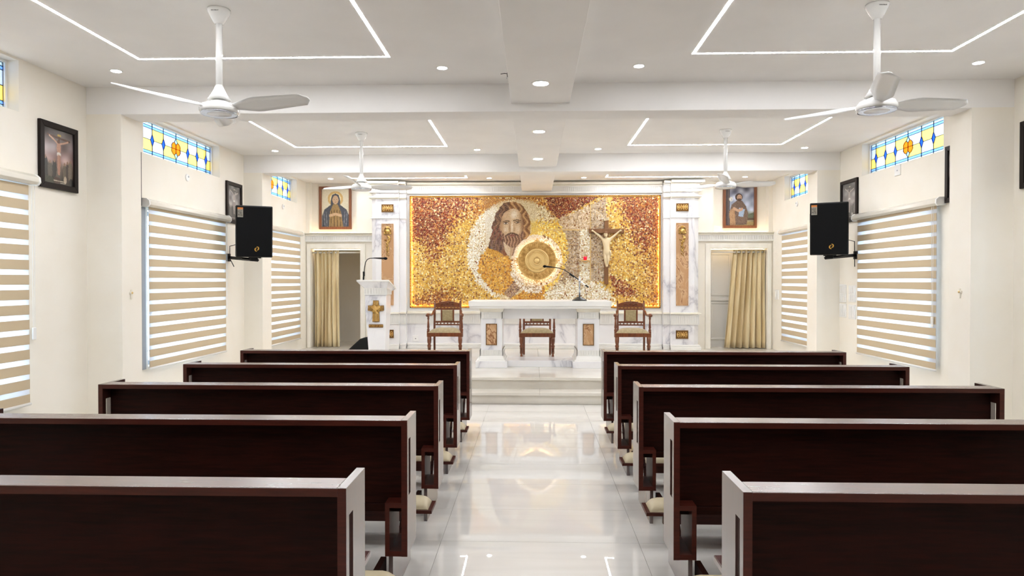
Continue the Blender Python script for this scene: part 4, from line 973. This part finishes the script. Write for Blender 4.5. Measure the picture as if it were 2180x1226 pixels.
BEARD = FC([(500, 690), (545, 730), (590, 790), (640, 770), (690, 748), (750, 755), (800, 775), (850, 740), (890, 690), (890, 800), (840, 900), (770, 970), (690, 985), (610, 930), (560, 860), (530, 790)])
def region(px, py): return inpoly(px, py, [(660, 100), (1100, 100), (1120, 420), (980, 560), (900, 590), (680, 540), (680, 300)])
def chips(step, keep):
    gx, gy = np.meshgrid(np.arange(62 + step / 2, 2115, step), np.arange(88 + step / 2, 975, step)); gx = gx.ravel(); gy = gy.ravel()
    k = keep(gx, gy); return gx[k], gy[k]
a1 = chips(11.0, lambda x, y: ~region(x, y)); a2 = chips(3.8, region)
cxs = np.concatenate([a1[0], a2[0]]); cys = np.concatenate([a1[1], a2[1]]); stp = np.concatenate([np.full(len(a1[0]), 11.0), np.full(len(a2[0]), 3.8)])
cxs = np.clip(cxs + RNG.uniform(-.34, .34, len(cxs)) * stp, 66, 2111); cys = np.clip(cys + RNG.uniform(-.34, .34, len(cxs)) * stp, 92, 971)
NC = len(cxs); colr = np.zeros((NC, 3))
GOLD = [(222, 176, 72), (238, 204, 108), (204, 152, 50), (248, 232, 176), (168, 112, 42), (228, 188, 86), (122, 66, 28)]
MAROON = [(112, 34, 20), (144, 60, 28), (90, 24, 18), (192, 122, 50), (130, 46, 24), (240, 208, 160), (168, 90, 36)]
BROWNG = [(206, 144, 50), (176, 106, 36), (146, 76, 28), (236, 190, 100), (110, 48, 22), (244, 218, 160)]
WHITE = [(240, 236, 218), (232, 226, 202), (246, 243, 232), (226, 214, 180), (204, 190, 150)]
CREAM = [(232, 218, 178), (222, 204, 156), (240, 230, 200), (210, 188, 138), (196, 176, 136)]
YELL = [(242, 208, 92), (248, 222, 120), (234, 190, 66), (250, 236, 168), (222, 170, 50)]
BEIGE = [(214, 192, 160), (198, 172, 138), (226, 208, 182), (180, 150, 116), (220, 202, 176), (150, 118, 88)]
GREYB = [(196, 178, 152), (176, 156, 130), (212, 198, 176), (152, 128, 102), (120, 92, 70)]
ROBE = [(212, 152, 48), (190, 124, 34), (226, 172, 66), (234, 190, 92), (164, 98, 28)]
fx = cxs + RNG.normal(0, 14, NC); fy = cys + RNG.normal(0, 14, NC)          # loose edges between colour fields
def pal(mask, cols, w=None, j=9):
    n = int(mask.sum())
    if n:
        p = None if w is None else np.array(w) / sum(w)
        colr[mask] = np.array(cols, float)[RNG.choice(len(cols), n, p=p)] + RNG.normal(0, j, (n, 1))
def flat(mask, c, j=10):
    n = int(mask.sum())
    if n: colr[mask] = np.array(c, float) + RNG.normal(0, j, (n, 1)) + RNG.normal(0, 3, (n, 3))
pal(np.ones(NC, bool), GOLD, [5, 4, 4, 2.2, 2, 4, 1])
pal((fy < 260) & (fx > 480) & (fx < 1250), BROWNG, [4, 4, 3, 3, 2, 1.5])
fx2 = cxs + RNG.normal(0, 34, NC); fy2 = cys + RNG.normal(0, 34, NC)
pal(inpoly(fx2, fy2, [(30, 60), (560, 60), (520, 190), (420, 300), (360, 420), (300, 470), (200, 440), (30, 430)]), MAROON, [5, 4, 3.5, 2.5, 4, 1.2, 2])
pal(inpoly(fx2, fy2, [(180, 430), (330, 430), (310, 560), (290, 620), (230, 600), (180, 500)]), MAROON, [3, 4, 2, 3, 3, 2, 3])
pal(inpoly(fx2, fy2, [(70, 900), (250, 850), (420, 850), (460, 1000), (70, 1000)]), BROWNG, [3, 4, 4, 2, 4, 1])
pal(inpoly(fx2, fy2, [(1740, 60), (2150, 60), (2150, 520), (1990, 560), (1880, 430), (1830, 240)]), MAROON, [4, 4, 3, 4, 4, 2, 4])
pal(inpoly(fx2, fy2, [(2000, 450), (2150, 450), (2150, 990), (2040, 990), (1980, 800)]), BROWNG, [4, 3, 2, 3, 1.5, 1])
R0 = np.hypot(cxs - 945, cys - 525); halo = np.hypot(fx * .6 + cxs * .4 - 945, fy * .6 + cys * .4 - 525) < 417
fan_ = inpoly(fx * .3 + cxs * .7, fy * .3 + cys * .7, [(1240, 290), (1680, 92), (1682, 770), (1500, 770), (1200, 900), (1180, 560)])
pal(inpoly(cxs, cys, [(1175, 80), (1640, 80), (1285, 268), (1225, 205)]), MAROON, [6, 4, 4, 1.4, 4, .5, 1])
pal(fan_, BEIGE, [4, 4, 3, 2, 3, .8]); pal(fan_ & (cxs > 1545), GREYB, [4, 3, 3, 2, .8]); pal(fan_ & (cys > 350) & (cxs < 1465), GREYB, [3, 4, 2, 3, 2])
pal(halo, CREAM, [4, 3, 3, 2, 1]); pal(halo & (fx < 780), WHITE, [4, 3, 4, 1.6, 1]); pal(halo & (fx > 1050) & (fy > 280), YELL, [4, 3, 3, 2, 2])
pal(inpoly(cxs, cys, [(1465, 350), (1545, 350), (1545, 770), (1465, 770)]), WHITE, [3, 4, 2, 3, 1])
pal(inpoly(fx, fy, [(1140, 1000), (1190, 860), (1310, 780), (1500, 755), (1630, 785), (1720, 860), (1780, 1000)]), WHITE, [4, 3, 3, 2, 1.6])
pal(inpoly(fx, fy, [(1700, 725), (1800, 760), (1960, 850), (1900, 900), (1760, 890)]), MAROON, [3, 4, 3, 3, 3, 2, 2])
pal(inpoly(fx * .3 + cxs * .7, fy * .3 + cys * .7, [(700, 490), (780, 520), (870, 565), (905, 640), (900, 710), (960, 780), (850, 880), (760, 870), (690, 800), (620, 700), (620, 620), (660, 540)]), ROBE, [4, 3, 4, 3, 1.4])
pal(inpoly(fx * .3 + cxs * .7, fy * .3 + cys * .7, [(850, 985), (900, 900), (990, 850), (1170, 800), (1172, 985)]), ROBE, [4, 4, 3, 2, 3])
Rd = np.hypot(cxs - 1108, cys - 603); pal(Rd < 212, [(244, 238, 222), (236, 220, 190), (226, 204, 176), (248, 244, 236)], [4, 2, 1, 3])
sl = inpoly(cxs, cys, [(828, 870), (922, 768), (985, 825), (895, 912)]); stripe = (np.floor((cxs + cys * .9) / 11) % 2) == 0
pal(sl, [(150, 118, 100), (120, 90, 80)], [1, 1]); pal(sl & stripe, [(178, 146, 120), (192, 162, 134)], [1, 1])
pal(inpoly(cxs, cys, [(878, 702), (915, 700), (965, 760), (1010, 800), (1090, 812), (1152, 812), (1152, 862), (1075, 872), (1000, 852), (945, 800), (905, 745)]), [(244, 240, 230), (232, 222, 204), (222, 206, 184)], [4, 3, 1.5])
for q in ([(1000, 815), (1150, 828)], [(1010, 832), (1150, 846)], [(930, 735), (990, 800)]): flat(dseg(cxs, cys, q) < 2.8, (176, 150, 126), 8)
flat((RNG.random(NC) < .045) & (stp > 5), (128, 76, 38), 16)
# the head
hx = (cxs - 545) / .508; hy = cys / .508
wob = 10 * np.sin(hy / 31) + 6 * np.sin(hy / 13 + 1)
hair = inpoly(cxs + .508 * wob * (hx < 620), cys, HAIR); strand = np.sin((hx * .9 + hy * .35) / 9.0 + 1.5 * np.sin(hy / 60)); curl = np.sin(hx / 15 + 2.2 * np.sin(hy / 33))
flat(hair, (112, 78, 62), 12); m_ = hair & (curl > .25); flat(m_, (82, 54, 48), 9); flat(hair & (curl < -.8), (150, 112, 84), 9)
m_ = hair & (hx > 660) & (hy < 840); flat(m_, (160, 112, 68), 11); flat(m_ & (curl > .3), (124, 80, 50), 9); flat(m_ & (curl < -.6), (202, 160, 108), 9)
flat(hair & (hx < 560) & (hy > 640) & (strand < -.5), (128, 60, 52), 10); flat(hair & (hy > 860) & (strand < -.4), (132, 100, 92), 10)
flat(inpoly(cxs, cys, NECK), (218, 198, 166), 9); flat(inpoly(cxs, cys, NECK) & (hx > 670), (192, 164, 132), 9)
face = inpoly(cxs, cys, FACE)
G = lambda x, y, a, b: np.exp(-((hx - x) / a) ** 2 - ((hy - y) / b) ** 2)
lit = .95 * G(738, 450, 55, 75) + 1.1 * G(702, 640, 15, 85) + .55 * G(600, 690, 42, 50) + .5 * G(800, 685, 45, 50) + .5 * G(700, 860, 60, 40)
shd = .75 * np.clip((585 - hx) / 80, 0, 1) + 1.0 * np.clip((hx - 815) / 70, 0, 1) + .55 * G(608, 572, 60, 26) + .5 * G(785, 560, 60, 26) + .75 * G(664, 660, 14, 60) + .4 * G(742, 690, 14, 40) + .7 * G(702, 752, 45, 14) + .5 * np.clip((430 - hy) / 60, 0, 1) * (hx < 660)
tn = np.clip(.52 + .5 * lit - .52 * shd, 0, 1)
fc = np.stack([np.interp(tn, [0, .35, .6, 1], [q[k] for q in ((140, 102, 74), (190, 154, 116), (216, 188, 152), (242, 232, 214))]) for k in range(3)], 1)
colr[face] = fc[face] + RNG.normal(0, 6, (int(face.sum()), 1))
beard = inpoly(cxs, cys, BEARD); bs_ = np.sin((hx - 700) / 8 + 1.3 * np.sin(hy / 24)); flat(beard, (150, 110, 86), 13); flat(beard & (bs_ > .2), (116, 80, 66), 10); flat(beard & (bs_ < -.7), (192, 154, 122), 10)
flat(dseg(hx, hy, [(600, 790), (640, 765), (695, 748), (755, 760), (800, 785)]) < 12, (96, 66, 54), 8)
flat(inpoly(hx, hy, [(645, 788), (700, 768), (760, 785), (702, 812)]), (160, 84, 74), 6); flat(dseg(hx, hy, [(645, 788), (760, 786)]) < 5, (110, 52, 48), 5)
for ex, ey, w, br in ((603, 588, 40, [(548, 572), (590, 548), (660, 556)]), (787, 574, 42, [(728, 550), (780, 532), (840, 548)])):
    flat(((hx - ex) / w) ** 2 + ((hy - ey) / 17) ** 2 < 1, (222, 212, 194), 4); flat(np.hypot(hx - ex - 2, hy - ey) < 15, (92, 100, 96), 4); flat(np.hypot(hx - ex - 2, hy - ey) < 8, (38, 34, 34), 3)
    flat(dseg(hx, hy, [(ex - w, ey + 2), (ex, ey - 18), (ex + w, ey)]) < 5.5, (84, 62, 52), 4); flat(dseg(hx, hy, [(ex - w + 8, ey + 12), (ex, ey + 20), (ex + w - 8, ey + 10)]) < 4.5, (150, 118, 92), 4); flat(dseg(hx, hy, br) < 6.5, (46, 38, 36), 4)
flat(np.hypot(cxs - 735, cys - 500) < 9, (84, 84, 92), 6); pal(inpoly(cxs, cys, FC([(520, 1060), (560, 1000), (640, 1110), (570, 1110)])), [(120, 60, 46), (150, 90, 54)], [1, 1])
colr = lin(np.clip(colr, 8, 252)) ** 0.96
# chip solids
half = stp * RNG.uniform(.40, .60, NC); ang = RNG.uniform(-.8, .8, NC); tz = RNG.normal(0, .10, (NC, 2))
V8 = np.zeros((NC, 8, 3)); jit = RNG.uniform(.68, 1.15, (NC, 4))
for k, (a_, b_) in enumerate(((-1, -1), (1, -1), (1, 1), (-1, 1))):
    du = half * jit[:, k] * (a_ * np.cos(ang) - b_ * np.sin(ang)); dv = half * jit[:, k] * (a_ * np.sin(ang) + b_ * np.cos(ang))
    xx = WX(np.clip(cxs + du, 63, 2114)); zz = WZ(np.clip(cys + dv, 89, 974))
    for lay, y in ((0, 12.851), (1, 12.845)):
        V8[:, lay * 4 + k, 0] = xx; V8[:, lay * 4 + k, 2] = zz
        V8[:, lay * 4 + k, 1] = y + (0 if lay == 0 else np.clip((tz[:, 0] * du + tz[:, 1] * dv) * SXU, -.0035, .0035))
base_f = np.array([(4, 7, 6, 5), (0, 4, 5, 1), (1, 5, 6, 2), (2, 6, 7, 3), (3, 7, 4, 0)])
FCS = (np.arange(NC)[:, None, None] * 8 + base_f[None]).reshape(-1, 4)
te = vmesh('tesserae', np.repeat(colr, 8, axis=0), V8.reshape(-1, 3).tolist(), FCS.tolist(), 'tesserae', mo); te['kind'] = 'stuff'
# gold rope frame
def rope(p0, p1):
    m = MB(); d = Vector(p1) - Vector(p0); n = int(d.length / .034); t = d.normalized(); sd = Vector((0, 1, 0)).cross(t)
    m.box(min(p0[0], p1[0]) - .014, max(p0[0], p1[0]) + .014, 12.836, 12.862, min(p0[2], p1[2]) - .014, max(p0[2], p1[2]) + .014)
    for k in range(n):
        c = Vector(p0) + d * ((k + .5) / n); a = c - t * .016 - sd * .011; b = c + t * .016 + sd * .011
        m.tube([a + Vector((0, .002, 0)), c + Vector((0, -.007, 0)), b + Vector((0, .002, 0))], [.005, .0075, .005], 5)
    return m
x0, x1, z0, z1 = MX0 - .018, MX1 + .018, MZ0 - .018, MZ1 + .018
for p, q in (((x0, 12.834, z0), (x1, 12.834, z0)), ((x0, 12.834, z1), (x1, 12.834, z1)), ((x0, 12.834, z0), (x0, 12.834, z1)), ((x1, 12.834, z0), (x1, 12.834, z1))): rope(p, q).build('rope_moulding', 'gold_frame', mo)
for x in (MX0 - .004, MX1 - .001):
    B(x, x + .005, 12.832, 12.841, MZ0, MZ1).build('edge_light', 'led_warm', mo); B(x - .003, x + .008, 12.825, 12.831, MZ0, MZ1).build('light_lip', 'gold_frame', mo)
B(MX0, MX1, 12.832, 12.841, MZ0 - .004, MZ0 + .001).build('edge_light', 'led_warm', mo); B(MX0, MX1, 12.825, 12.831, MZ0 - .006, MZ0 + .004).build('light_lip', 'gold_frame', mo)
B(WX(1549), WX(1556), 12.838, 12.852, WZ(760), WZ(112)).build('gold_line', 'gold_light', mo); B(WX(1185), WX(1462), 12.838, 12.852, WZ(359), WZ(351)).build('gold_line', 'gold_light', mo)

# ================================================================== round gold tabernacle front
DXc, DZc = .072, 1.957
td = thing('gold_sunburst_disc', 'round gold relief disc with rays, lit from behind, on the mosaic', 'gold disc', (DXc, 12.83, DZc - .4))
MB().lathe([(.30, 0), (.30, .10), (.27, .10), (.0, .10)], (DXc, 12.844, DZc), 48, 'y').build('drum', 'gold_frame', td)
MB().lathe([(.355, 0), (.36, .012), (.345, .02), (.22, .02)], (DXc, 12.745, DZc), 64, 'y').build('back_plate', 'gold', td)
m = MB()
for k in range(96):
    a = 2 * PI * k / 96; rr = random.Random(k); r0 = .222; r1 = rr.uniform(.30, .352); w = rr.uniform(.005, .0095); bend = rr.uniform(-.03, .03)
    pts = [(DXc + (r0 + (r1 - r0) * f) * math.cos(a + bend * f), 12.722 - .012 * math.sin(PI * f), DZc + (r0 + (r1 - r0) * f) * math.sin(a + bend * f)) for f in (0, .35, .7, 1)]
    m.tube(pts, [w * .8, w, w * .8, w * .25], 5)
m.build('rays', 'gold', td, kind='stuff')
m = MB(); m.tube([(DXc + .352 * math.cos(a), 12.728, DZc + .352 * math.sin(a)) for a in np.linspace(0, 2 * PI, 72)], .011, 6); m.build('outer_ring', 'gold_light', td, smooth=True)
m = MB()
for k in range(28):
    a = 2 * PI * k / 28; ell(m, (DXc + .325 * math.cos(a), 12.716, DZc + .325 * math.sin(a)), (.013, .01, .013), 8, 5)
m.build('ring_leaves', 'gold', td, smooth=True)
MB().lathe([(.222, 0), (.222, .02), (.205, .03), (.195, .022), (.16, .022), (.152, .034), (.142, .026), (.085, .03), (.078, .045), (.062, .045), (.055, .03), (.05, .03), (.045, .045), (.02, .056), (0, .058)], (DXc, 12.725, DZc), 64, 'y').build('centre_boss', 'gold_light', td, smooth=False)
for k in range(4):
    a = PI / 2 * k; R_ = Matrix.Translation((DXc, 12.725, DZc)) @ Matrix.Rotation(-a, 4, 'Y')
    m = MB(); ell(m, (0, 0, .405), (.012, .01, .024), 8, 5); ell(m, (0, 0, .375), (.024, .012, .016), 8, 5)
    for sg in (-1, 1): m.tube([(sg * (.02 + .028 * f), 0, .375 - .022 * f + .015 * math.sin(3 * f)) for f in np.linspace(0, 1.6, 8)], [.011, .01, .009, .009, .008, .007, .006, .005], 6)
    m.xf(R_).build('finial', 'gold', td, smooth=True)
    m = MB(); m.tube([(.175 * math.sin(b), -.024, .175 * math.cos(b)) for b in np.linspace(.25, PI / 2 - .25, 10)], .005, 6); m.xf(R_).build('inner_scroll', 'gold', td, smooth=True)
m = MB(); m.tube([(DXc + .318 * math.cos(a), 12.80, DZc + .318 * math.sin(a)) for a in np.linspace(0, 2 * PI, 64)], .006, 6); m.build('halo_light', 'led_gold', td)
m = MB(); m.tube([(DXc + .228 * math.cos(a), 12.716, DZc + .228 * math.sin(a)) for a in np.linspace(0, 2 * PI, 64)], .0022, 5); m.build('inner_bead', 'gold_light', td)

# ================================================================== crucifix
cr = thing('crucifix', 'brown wooden crucifix with an ivory-coloured figure on the mosaic', 'crucifix', (1.368, 12.84, 1.52))
CX = 1.368
B(CX - .038, CX + .038, 12.79, 12.844, 1.52, 2.765).build('upright', 'crucifix_wood', cr, .004); B(CX - .325, CX + .33, 12.785, 12.844, 2.475, 2.555).build('crossbeam', 'crucifix_wood', cr, .004)
m = MB(); m.add([(CX - .05, 12.775, 2.70), (CX + .05, 12.775, 2.718), (CX + .05, 12.775, 2.77), (CX - .05, 12.775, 2.75), (CX - .05, 12.787, 2.70), (CX + .05, 12.787, 2.718), (CX + .05, 12.787, 2.77), (CX - .05, 12.787, 2.75)], [(0, 1, 2, 3), (7, 6, 5, 4), (0, 4, 5, 1), (1, 5, 6, 2), (2, 6, 7, 3), (3, 7, 4, 0)]); m.build('title_scroll', 'ivory', cr, .003)
text_mb('INRI', .03, .001).xf(Matrix.Translation((CX, 12.774, 2.735)) @ FRONT).build('lettering', 'ink', cr)
def corpus():
    J = {'pel': (0, 0, 2.13, .055, .04), 'wai': (-.008, -.005, 2.21, .045, .034), 'che': (0, -.012, 2.30, .062, .042), 'nec': (-.004, -.012, 2.375, .024, .024), 'nk2': (-.012, -.025, 2.40, .021, .021), 'hd1': (-.02, -.036, 2.425, .032, .034), 'hd2': (-.022, -.036, 2.46, .034, .038), 'hd3': (-.02, -.032, 2.485, .022, .024),
         'ls': (-.062, -.01, 2.355, .026, .024), 'le': (-.15, -.012, 2.43, .019, .018), 'lw': (-.235, -.012, 2.50, .012, .011), 'lh': (-.262, -.014, 2.517, .017, .009), 'rs': (.062, -.01, 2.355, .026, .024), 're': (.15, -.012, 2.43, .019, .018), 'rw': (.228, -.012, 2.50, .012, .011), 'rh': (.255, -.014, 2.518, .017, .009),
         'lt': (-.03, -.005, 2.09, .036, .036), 'lk': (-.028, -.04, 1.985, .025, .026), 'lc': (-.018, -.022, 1.94, .022, .024), 'la': (-.008, -.012, 1.875, .012, .013), 'lf': (-.004, -.035, 1.838, .014, .011), 'rt': (.03, -.005, 2.09, .036, .036), 'rk': (.026, -.042, 1.985, .025, .026), 'rc': (.02, -.024, 1.94, .022, .024), 'ra': (.01, -.014, 1.88, .012, .013), 'rf': (.008, -.045, 1.845, .014, .011)}
    Ed = [('pel', 'wai'), ('wai', 'che'), ('che', 'nec'), ('nec', 'nk2'), ('nk2', 'hd1'), ('hd1', 'hd2'), ('hd2', 'hd3'), ('che', 'ls'), ('ls', 'le'), ('le', 'lw'), ('lw', 'lh'), ('che', 'rs'), ('rs', 're'), ('re', 'rw'), ('rw', 'rh'), ('pel', 'lt'), ('lt', 'lk'), ('lk', 'lc'), ('lc', 'la'), ('la', 'lf'), ('pel', 'rt'), ('rt', 'rk'), ('rk', 'rc'), ('rc', 'ra'), ('ra', 'rf')]
    for sg, h in ((-1, 'lh'), (1, 'rh')):       # five short fingers on each palm
        hxp = J[h]
        for k in range(4): J['%sf%d' % (h, k)] = (hxp[0] + sg * (.022 - .003 * abs(k - 1.5)), hxp[1] - .012, hxp[2] + .014 - .009 * k, .0042, .0042); Ed.append((h, '%sf%d' % (h, k)))
        J['%st' % h] = (hxp[0] + sg * .004, hxp[1] - .014, hxp[2] + .02, .0045, .0045); Ed.append((h, '%st' % h))
    names = list(J); me = bpy.data.meshes.new('corpus')
    me.from_pydata([(CX + J[n][0], 12.775 + J[n][1], J[n][2]) for n in names], [(names.index(a), names.index(b)) for a, b in Ed], [])
    ob = bpy.data.objects.new('corpus_tmp', me); C.objects.link(ob); ob.modifiers.new('sk', 'SKIN'); ob.modifiers.new('ss', 'SUBSURF').levels = 2
    for i, n in enumerate(names): me.skin_vertices[0].data[i].radius = (J[n][3] * 1.18, J[n][4] * 1.18); me.skin_vertices[0].data[i].use_root = (n == 'pel')
    dg = bpy.context.evaluated_depsgraph_get(); out = bpy.data.meshes.new_from_object(ob.evaluated_get(dg))
    mb = MB().add([tuple(v.co) for v in out.vertices], [tuple(p.vertices) for p in out.polygons]); bpy.data.objects.remove(ob)
    co = mb.build('figure', 'ivory', cr, smooth=True)
    m = MB(); vs = []; fs = []; n = 20
    for i, (z, rx, ry) in enumerate(((2.165, .06, .046), (2.15, .066, .052), (2.11, .07, .056), (2.075, .068, .054), (2.055, .06, .046))):
        for k in range(n): a = 2 * PI * k / n; w = 1 + .05 * math.sin(5 * a + i); vs.append((CX + rx * w * math.cos(a), 12.772 + ry * w * math.sin(a), z + .012 * math.sin(a * 2)))
    for i in range(4):
        for k in range(n): fs.append((i * n + k, i * n + (k + 1) % n, (i + 1) * n + (k + 1) % n, (i + 1) * n + k))
    m.add(vs, fs); m.tube([(CX + .055, 12.73, 2.15), (CX + .07, 12.725, 2.10), (CX + .066, 12.735, 2.03)], [.014, .018, .008], 8); m.build('loincloth', 'ivory', co, smooth=True)
    m = MB(); hc = Vector((CX - .021, 12.738, 2.456)); ell(m, hc + Vector((0, .008, .008)), (.041, .04, .042), 12, 8); m.tube([hc + Vector((-.034, 0, 0)), hc + Vector((-.04, -.005, -.04)), hc + Vector((-.034, -.01, -.075))], [.012, .012, .004], 8); m.tube([hc + Vector((.034, 0, 0)), hc + Vector((.036, -.002, -.04)), hc + Vector((.03, -.005, -.07))], [.012, .011, .004], 8)
    m.build('hair', 'crucifix_wood', co, smooth=True)
    m = MB(); f = Vector((CX - .021, 12.70, 2.445)); m.tube([f + Vector((0, .004, .012)), f + Vector((0, -.006, -.004))], [.003, .005], 6); ell(m, f + Vector((0, .004, -.026)), (.02, .014, .018), 10, 6); m.build('face_features', 'ivory', co, smooth=True)
    m = MB()
    for sg in (-1, 1): ell(m, f + Vector((sg * .013, .003, .008)), (.005, .003, .003), 8, 5)
    ell(m, f + Vector((0, -.004, -.016)), (.008, .004, .0025), 8, 5); m.build('eyes_and_mouth', 'frame_brown', co)
corpus()
# sanctuary lamp
sl_ = thing('sanctuary_lamp', 'red glass sanctuary lamp on a small gold wall bracket beside the crucifix', 'lamp', (.972, 12.84, 1.90))
m = MB(); m.box(.90, 1.045, 12.74, 12.844, 1.955, 1.968)
for sg in (-1, 1): m.tube([(.972 + sg * (.035 + .035 * f + .01 * math.sin(6 * f)), 12.80, 1.953 - .02 * f + .03 * math.sin(3 * f)) for f in np.linspace(0, 1, 8)], .008, 6)
m.tube([(.93, 12.80, 1.93), (.972, 12.80, 1.915), (1.015, 12.80, 1.93)], .008, 6); m.build('bracket', 'gold_light', sl_)
MB().lathe([(.024, 0), (.033, .015), (.034, .07), (.03, .07), (.029, .02), (0, .018)], (.972, 12.785, 1.968), 20).build('glass', 'red_glass', sl_, smooth=True)
